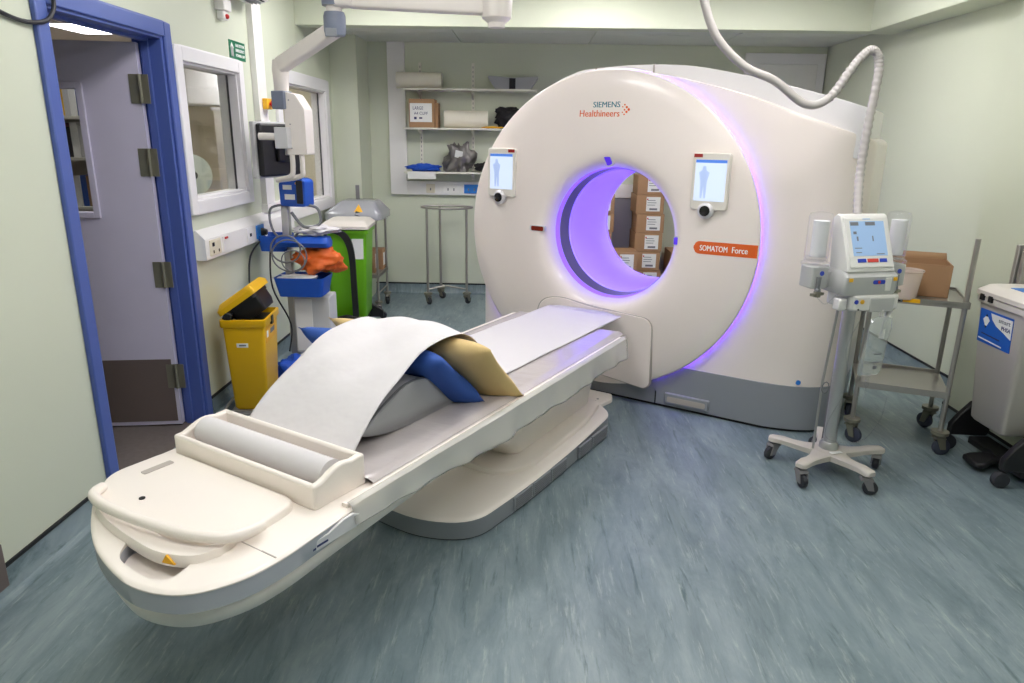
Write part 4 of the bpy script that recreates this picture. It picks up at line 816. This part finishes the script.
cv = thing('grey_cover_hood', 'grey translucent plastic hood with a hazard triangle on the corner trolley', 'cover', (-1.60, 6.56, .892))
G().loft([brect(-.24, .28, -.26, .22, .0, .05), brect(-.24, .28, -.26, .22, .055, .05), brect(-.12, .20, -.16, .16, .15, .06), brect(-.10, .18, -.14, .14, .158, .05)]).build('hood', 'hood_clear', cv, ang=50)
G().add([(.0, -.266, .01), (.15, -.266, .01), (.075, -.222, .135), (.0, -.256, .01), (.15, -.256, .01), (.075, -.212, .135)], [(0, 1, 2), (5, 4, 3), (0, 3, 4, 1), (1, 4, 5, 2), (2, 5, 3, 0)]).build('hazard_triangle', 'hazard', cv)
G().obox((.075, -.254, .052), (.055, .004, .04), (-.34, .3, 0)).build('hazard_mark', 'black_plastic', cv)
for i, (x, y, sx, sy, sz, lb) in enumerate(((-1.50, 6.60, .12, .16, .22, 'taller'), (-1.45, 6.76, .10, .12, .20, 'shorter'))):
    bx_ = thing('small_carton', lb+' brown carton on the lower shelf of the corner trolley', 'box', (x, y, .372))
    BX(-sx/2, sx/2, -sy/2, sy/2, 0, sz).build('carton', 'cardboard', bx_, bevel=.003); BX(sx/2-.001, sx/2+.002, -sy*.3, sy*.3, .04, sz*.8).build('label', 'label_white', bx_)

# linen hoop stand
hs_ = thing('linen_hoop_stand', 'round steel linen bag hoop stand by the back wall', 'stand', (-.805, 6.98, 0))
pts = [(.25*math.cos(t), .17*math.sin(t), .955) for t in [2*PI*k/40 for k in range(41)]]
G().tube(pts, .011, 8, False).build('hoop', 'cart_steel', hs_)
lg = [(-.185, -.115), (.2, -.075), (-.09, .16)]
for x, y in lg:
    G().cyl((x, y, .11), (x, y, .955), .0125, n=12).build('leg', 'cart_steel', hs_); caster(hs_, x, y, .035, 'hinge_steel', 'rubber', rz=x*5, disc=.042)
    G().cyl((x, y, .15), (-.03, -.01, .17), .008, n=8).build('stretcher', 'cart_steel', hs_)
# ------------------------------------------------------------------ wall fittings
tr = thing('wall_trunking', 'white service trunking running along the left wall below the windows', 'trunking', (LX, 0, 0))
G().prism([(0, .925), (.055, .925), (.06, .93), (.06, 1.045), (.012, 1.095), (0, 1.095)], 3.885, 5.42, 'y').build('channel', 'white_plastic', tr, bevel=.002)
BX(0, .045, 4.93, 5.42, 1.09, 1.15).build('channel', 'white_plastic', tr, bevel=.003)
def sock(nm, y, w_, mat, z0=.945, z1=1.035): return BX(.059, .068, y-w_/2, y+w_/2, z0, z1).build(nm, mat, tr, bevel=.003)
s1 = sock('double_socket', 4.00, .14, 'beige_socket')
for y in (3.965, 4.035): BX(.068, .071, y-.012, y+.012, .998, 1.02).build('rocker', 'knob_dark' if y < 4.0 else 'beige_socket', s1); BX(.068, .0695, y-.006, y+.006, .958, .975).build('pin_hole', 'knob_dark', s1)
s2 = sock('isolator_switch', 4.14, .075, 'white_plastic'); BX(.068, .074, 4.125, 4.162, 1.018, 1.03).build('red_toggle', 'red', s2)
s3 = sock('single_outlet', 4.52, .09, 'white_plastic'); BX(.068, .0705, 4.508, 4.534, .98, 1.0).build('port', 'knob_dark', s3)
s4 = sock('blue_socket', 4.70, .13, 'socket_blue'); G().loft([[(.068, y, z) for y, z in rrect(4.70, 4.75, .96, 1.01, .012)], [(.10, y, z) for y, z in rrect(4.708, 4.742, .965, 1.0, .012)]]).build('plug', 'black_plastic', s4)
tv = thing('vertical_trunking', 'white vertical trunking rising from the left wall service run to the ceiling', 'trunking', (LX, 5.0, 0))
BX(0, .04, -.06, .10, 1.15, CZ-.001).build('channel', 'white_plastic', tv, bevel=.003); BX(0, .046, -.065, .105, 1.70, 1.715).build('joint_cover', 'white_plastic', tv)
es = thing('emergency_stop', 'yellow and red emergency stop button on the left wall by the vertical trunking', 'switch', (LX+.041, 5.04, 1.82))
BX(0, .035, -.045, .045, -.035, .035).build('box', 'btn_yellow', es, bevel=.004); G().lathe([(.010, .035), (.010, .045), (.021, .047), (.021, .058), (.016, .062)], 20, lambda a, b, h_: (h_, a, b)).build('red_button', 'red', es)
sg = thing('green_safety_sign', 'small green and white safety sign above the window near the door', 'sign', (LX, 4.735, 2.125))
BX(0, .004, -.125, .125, -.055, .055).build('plate', 'sign_green', sg, bevel=.001)
G().add([(.0045, -.105, -.04), (.0045, -.065, -.04), (.0045, -.065, .01), (.0045, -.055, .01), (.0045, -.085, .042), (.0045, -.115, .01), (.0045, -.105, .01)], [tuple(range(7))]).build('arrow', 'white_print', sg, solid=.001)
sfc = lambda x, z, d: (.0045+d, x, z)
for i, s_ in enumerate(('GAS SYSTEM', 'EMERGENCY', 'POWER OFF')): text(s_, 'white_print', sg, 'lettering', -.03, .11, .022-.03*i, .040-.03*i, sfc, .02)
# air conditioner, detector
ac = thing('air_conditioner', 'white wall air conditioner at the top edge of the left wall', 'air conditioner', (LX, 4.46, 2.43))
G().prism(rpoly([(0, .0), (.14, .0), (.20, .05), (.21, .10), (.21, .30), (0, .30)], .02, 4), -.42, .46, 'y').build('casing', 'white_plastic', ac, bevel=.006)
G().add([(.06, -.38, -.001), (.15, -.38, .006), (.15, .42, .006), (.06, .42, -.001)], [(0, 1, 2, 3)]).build('outlet', 'dark_gap', ac, solid=.004)
for x in (.075, .10, .125): BX(x-.003, x+.003, -.37, .41, -.012, .004).build('louvre', 'label_grey', ac)
dt = thing('wall_detector', 'small white box detector below the air conditioner', 'detector', (LX, 4.50, 2.29))
BX(0, .06, -.05, .06, .03, .095).build('body', 'white_plastic', dt, bevel=.006); BX(.0, .045, -.03, .04, -.02, .032).build('sensor', 'white_plastic', dt, bevel=.008); G().ball((.05, .005, .0), .014, 12).build('red_light', 'red', dt)
wc = G().tube(spline([(LX+.008, 2.45, 2.06), (LX+.012, 2.62, 2.018), (LX+.014, 2.74, 2.004), (LX+.032, 2.83, 2.018), (LX+.034, 2.882, 2.06), (LX+.034, 2.895, 2.105), (LX+.03, 2.88, 2.16), (LX+.012, 2.87, 2.4), (LX+.012, 2.87, CZ-.002)], 8), .008, 8).build('wall_cable', 'wire'); tag(wc, 'black cable hanging in a loop over the corner of the blue door frame', 'cable')
gp = BX(LX+.19, LX+.225, 6.885, 6.9, .97, 1.16).build('grey_wall_plate', 'caster_grey', bevel=.003); tag(gp, 'narrow grey plate on the green boxing above the covered trolley', 'plate')

# ------------------------------------------------------------------ ceiling-hung monitor boom
bm_ = thing('monitor_boom', 'white ceiling boom arm carrying the monitor by the left wall', 'boom arm', (0, 0, 0))
G().cyl((-.20, 4.25, 2.36), (-.20, 4.25, CZ), .035, n=20).build('drop_tube', 'arm_cream', bm_)
G().lathe([(.001, 2.21), (.045, 2.21), (.05, 2.235), (.082, 2.26), (.088, 2.35), (.07, 2.385), (.001, 2.39)], 28, lambda a, b, z: (-.20+a, 4.25+b, z)).build('hub', 'arm_cream', bm_)
def arm(p, q, w0, h0, w1, h1, mat, name, bev=.015):
    p, q = Vector(p), Vector(q); t = (q-p).normalized(); s_ = t.cross(Vector((0, 0, 1))).normalized(); u2 = s_.cross(t)
    f = lambda c, w_, h_: [tuple(c+s_*a+u2*b) for a, b in rrect(-w_/2, w_/2, -h_/2, h_/2, min(w_, h_)*.25, 4)]
    return G().loft([f(p, w0, h0), f(q, w1, h1)]).build(name, mat, bm_, ang=40)
arm((-.24, 4.25, 2.315), (-1.02, 4.28, 2.345), .085, .085, .10, .075, 'arm_cream', 'upper_arm')
arm((-1.0, 4.28, 2.355), (-1.10, 4.285, 2.36), .11, .08, .12, .10, 'arm_cream', 'arm_sleeve')
G().lathe([(.001, 2.32), (.066, 2.32), (.068, 2.335), (.064, 2.39), (.05, 2.41), (.001, 2.41)], 28, lambda a, b, z: (-1.12+a, 4.29+b, z)).build('elbow_cap', 'arm_grey', bm_)
G().prism(rrect(-1.13, -.94, 4.225, 4.35, .05), 2.375, 2.43).build('elbow_cover', 'arm_grey', bm_, bevel=.01)
G().lathe([(.001, 2.285), (.045, 2.285), (.045, 2.32), (.001, 2.32)], 24, lambda a, b, z: (-1.12+a, 4.29+b, z)).build('elbow_pin', 'arm_cream', bm_)
G().lathe([(.001, 2.155), (.056, 2.165), (.062, 2.19), (.062, 2.265), (.055, 2.287), (.001, 2.287)], 28, lambda a, b, z: (-1.12+a, 4.29+b, z)).build('swivel_joint', 'arm_grey', bm_)
arm((-1.10, 4.285, 2.21), (-1.50, 4.46, 2.02), .08, .085, .075, .09, 'arm_cream', 'spring_arm')
G().obox((-1.13, 4.235, 2.175), (.065, .02, .045), (0, 0, .1)).build('joint_plate', 'plinth', bm_, bevel=.004)
G().lathe([(.001, 2.06), (.042, 2.05), (.05, 2.0), (.046, 1.95), (.040, 1.85), (.001, 1.85)], 24, lambda a, b, z: (-1.515+a, 4.48+b, z)).build('wrist', 'arm_cream', bm_)
G().obox((-1.515, 4.47, 1.82), (.085, .10, .105), (0, 0, -.25)).build('wrist_block', 'arm_grey', bm_, bevel=.006)
hs2 = G().prism(rpoly([(-.055, 1.50), (.075, 1.50), (.075, 1.77), (.02, 1.855), (-.055, 1.87)], .012, 3), -.06, .06, 'y').build('carrier_housing', 'arm_cream', bm_, loc=(-1.435, 4.49, 0), rz=-.12, bevel=.004)
for z in (1.54, 1.68, 1.82): G().cyl((-.02, -.061, z), (-.02, -.064, z), .004, n=8).build('screw', 'label_grey', hs2)
G().obox((-1.505, 4.43, 1.60), (.085, .09, .125), (0, 0, -.12)).build('tilt_block', 'pale_grey', bm_, bevel=.005)
for dx in (0, .06): G().tube(spline([(-1.47+dx, 4.45, 1.52), (-1.47+dx, 4.45, 1.42), (-1.49+dx, 4.46, 1.37), (-1.60, 4.52, 1.34)], 6), .016, 10).build('cable_duct', 'arm_cream', bm_)
G().tube(spline([(-1.52, 4.43, 1.605), (-1.58, 4.42, 1.607), (-1.655, 4.42, 1.607)], 5), .022, 12).build('grab_handle', 'arm_cream', bm_)
mn = thing('hanging_monitor', 'black backed flat monitor hanging from the boom seen from behind', 'monitor', (-1.635, 4.72, 1.36), math.radians(70))
BX(-.21, .21, -.03, .012, 0, .325).build('back_shell', 'black_plastic', mn, bevel=.012); BX(-.225, .225, .012, .045, -.012, .337).build('bezel', 'pale_grey', mn, bevel=.006)
BX(-.205, .205, .0445, .0465, .015, .31).build('screen', 'knob_dark', mn); BX(-.08, .08, -.055, -.028, .09, .24).build('mount_block', 'black_plastic', mn, bevel=.008)
G().obox((-.05, -.07, .235), (.05, .05, .05)).build('mount_bracket', 'pale_grey', mn, bevel=.006); BX(-.02, .02, -.10, -.05, .13, .2).build('mount_arm', 'pale_grey', mn, bevel=.005)

# ------------------------------------------------------------------ back wall: trunking, shelving and what stands on it
bt = thing('back_wall_trunking', 'white trunking framing the shelves on the back wall', 'trunking', (0, BY, 0))
BX(-1.42, -1.25, -.05, 0, 1.045, LZ+.05).build('vertical_channel', 'white_plastic', bt, bevel=.003); BX(-1.25, 1.9, -.05, 0, 1.045, 1.18).build('horizontal_channel', 'white_plastic', bt, bevel=.003)
for x, w_, m_ in ((-1.01, .09, 'beige_socket'), (-.80, .16, 'white_plastic'), (-.59, .15, 'socket_blue')):
    o = BX(x-w_/2, x+w_/2, -.058, -.049, 1.065, 1.155).build('socket', m_, bt, bevel=.003)
    for q in ((-.03, .03) if w_ > .1 else (0,)): BX(x+q-.006, x+q+.006, -.0595, -.0575, 1.09, 1.115).build('pin_hole', 'label_grey', o)
sv = thing('wall_shelving', 'white bracket shelving with three shelves on the back wall', 'shelves', (0, BY, 0))
for z in (2.07, 1.705, 1.285): BX(-1.245, .06, -.25, -.02, z-.018, z).build('shelf_board', 'shelf', sv, bevel=.002)
for x in (-1.10, -.575):
    rl = BX(x-.014, x+.014, -.018, 0, 1.2, 2.32).build('upright', 'shelf', sv)
    g = G()
    for k_ in range(26): g.box(x-.003, x+.003, -.0195, -.0175, 1.22+k_*.042, 1.24+k_*.042)
    g.build('slots', 'label_grey', rl)
    for z in (2.052, 1.687, 1.267): G().prism([(-.018, z), (-.22, z), (-.22, z-.012), (-.018, z-.06)], x-.006, x+.006, 'x').build('bracket', 'shelf', sv)
def roll(x0, x1, z, r, lab_, rz=0):
    o = G().lathe([(.016, 0), (r, 0), (r, x1-x0), (.016, x1-x0)], 30, lambda a, b, h_: (h_, a, b+r), close=True).build('paper_roll', 'paper_roll', loc=(x0, BY-.14, z), rz=rz, ang=50); tag(o, lab_, 'paper roll', 'rolls on the wall shelves')
roll(-1.31, -.87, 2.07, .075, 'wide cream paper roll on the top wall shelf'); roll(-.85, -.42, 1.705, .083, 'thick cream paper roll on the middle wall shelf beside the carton', .06)
cx = thing('marked_carton', 'brown carton with a handwritten white label on the middle wall shelf', 'box', (-1.045, BY-.13, 1.706))
BX(-.14, .11, -.10, .10, 0, .265).build('carton', 'cardboard', cx, bevel=.003); BX(.112, .14, -.07, .09, 0, .23).build('side_flap', 'cardboard', cx)
lb = BX(-.13, .085, -.1025, -.099, .05, .225).build('paper_label', 'label_white', cx); hf = lambda x, z, d: (x, -.1025-d, z)
text('LARGE', 'ink', lb, 'handwriting', -.10, .0, .165, .195, hf); text('A4 CUFF', 'ink', lb, 'handwriting', -.09, .045, .118, .145, hf)
BX(-.09, -.065, -.1035, -.102, .075, .098).build('ink_mark', 'ink', lb); BX(-.04, -.01, -.1035, -.102, .08, .095).build('ink_mark', 'ink', lb)
hd_ = thing('grey_head_rest', 'grey moulded head rest with a black strap on the top wall shelf', 'cushion', (-.175, BY-.13, 2.071))
G().prism(rpoly([(-.17, 0), (.17, 0), (.245, .105), (.235, .12), (.10, .112), (0, .10), (-.10, .112), (-.235, .12), (-.245, .105)], .012, 3), -.09, .09, 'y').build('shell', 'wedge', hd_, bevel=.008)
BX(-.035, .025, -.096, -.088, .0, .10).build('strap', 'black_cloth', hd_)
o = lump('black_belt_bag', 'black_cloth', 'black fabric strap bundle on the middle wall shelf by the scanner', 'bag', (-.17, BY-.13, 1.795), (.17, .07, .10), 12, flat=.088); o.rotation_euler.y = 0
o = lump('yellow_belt', 'yellow_strap', 'flat yellow strap lying on the middle wall shelf', 'strap', (-.36, BY-.235, 1.714), (.10, .012, .010), 15, flat=.008)
lump('foil_bag', 'foil_bag', 'crumpled grey plastic bag on the bottom wall shelf', 'bag', (-.70, BY-.145, 1.396), (.12, .07, .16), 21, flat=.11, amp=.7)
fb_ = [o for o in C.objects if o.name == 'foil_bag'][0]; G().obox((.0, -.088, .06), (.075, .004, .07), (.25, .2, 0)).build('bag_label', 'label_white', fb_)
lump('blue_apron', 'blue_cloth', 'folded blue fabric on the bottom wall shelf', 'cloth', (-1.06, BY-.15, 1.318), (.165, .085, .036), 23, flat=.032)
lump('navy_strap', 'black_cloth', 'dark coiled strap at the end of the bottom wall shelf', 'strap', (-.44, BY-.14, 1.33), (.085, .08, .05), 25, flat=.044)
lb = BX(-1.21, -.93, -.2535, -.2505, 1.215, 1.283).build('shelf_label', 'label_white'); lb.location = (0, BY, 0); tag(lb, 'white paper strip hanging from the edge of the bottom wall shelf', 'label')
# white door panel high on the back wall
wd = thing('wall_panel', 'white framed access panel on the back wall above the scanner', 'panel', (2.46, BY, 0))
BX(-.38, .40, -.03, 0, .3, LZ-.01).build('frame', 'white_trim', wd, bevel=.004); BX(-.30, .32, -.038, -.028, .36, LZ-.11).build('panel', 'white_plastic', wd, bevel=.004)
# cartons stacked behind the scanner, seen through the bore
def carton(x, y, z, sx, sy, sz, lab_, off=0):
    t = thing('supply_carton', lab_, 'box', (x, y, z), off, 'cartons stacked behind the scanner')
    BX(-sx/2, sx/2, -sy/2, sy/2, 0, sz-.002).build('carton', 'cardboard', t, bevel=.004)
    l2 = BX(-sx*.14, sx*.36, -sy/2-.002, -sy/2+.001, sz*.14, sz*.88).build('label', 'label_white', t)
    BX(-sx*.02, sx*.26, -sy/2-.003, -sy/2, sz*.2, sz*.3).build('barcode', 'label_grey', l2)
    for k_ in range(3): BX(-sx*.10, sx*(.18+.04*(k_ % 2)), -sy/2-.003, -sy/2, sz*(.45+.12*k_), sz*(.48+.12*k_)).build('print_line', 'label_grey', l2)
    BX(-sx*.12, -sx*.08, -sy/2-.003, -sy/2, sz*.72, sz*.8).build('red_mark', 'red', l2)
ords = ('bottom', 'second', 'third', 'fourth', 'fifth', 'sixth', 'top')
for i in range(7): carton(1.19+.01*math.sin(i*2.1), 7.13, .185*i+(.0), .27, .36, .185, ords[i]+' brown carton of the tall stack seen in the middle of the bore', .02*math.sin(i*3))
for i in range(6): carton(.70+.008*math.sin(i*1.7), 7.13, .185*i, .27, .36, .185, ords[i] if False else ('bottom', 'second', 'third', 'fourth', 'fifth', 'top')[i]+' brown carton of the stack at the shelf side of the bore view', .02*math.cos(i*3))
for i in range(3): carton(.925, 6.86, .195*i, .27, .30, .195, ('bottom', 'middle', 'top')[i]+' brown carton of the low stack seen at the foot of the bore view', 0)
for i in range(3): carton(1.56, 7.13, .185*i, .27, .36, .185, ('bottom', 'middle', 'top')[i]+' brown carton of the short stack at the far side of the bore', 0)
gpn = BX(.80, 1.10, BY-.03, BY, .05, 1.04).build('wall_shade_patch', 'wall_shade'); tag(gpn, 'grey patch painted as shade on the back wall between the stacked cartons', 'shade patch')  # grey patch standing in for shade and purple glow on the wall
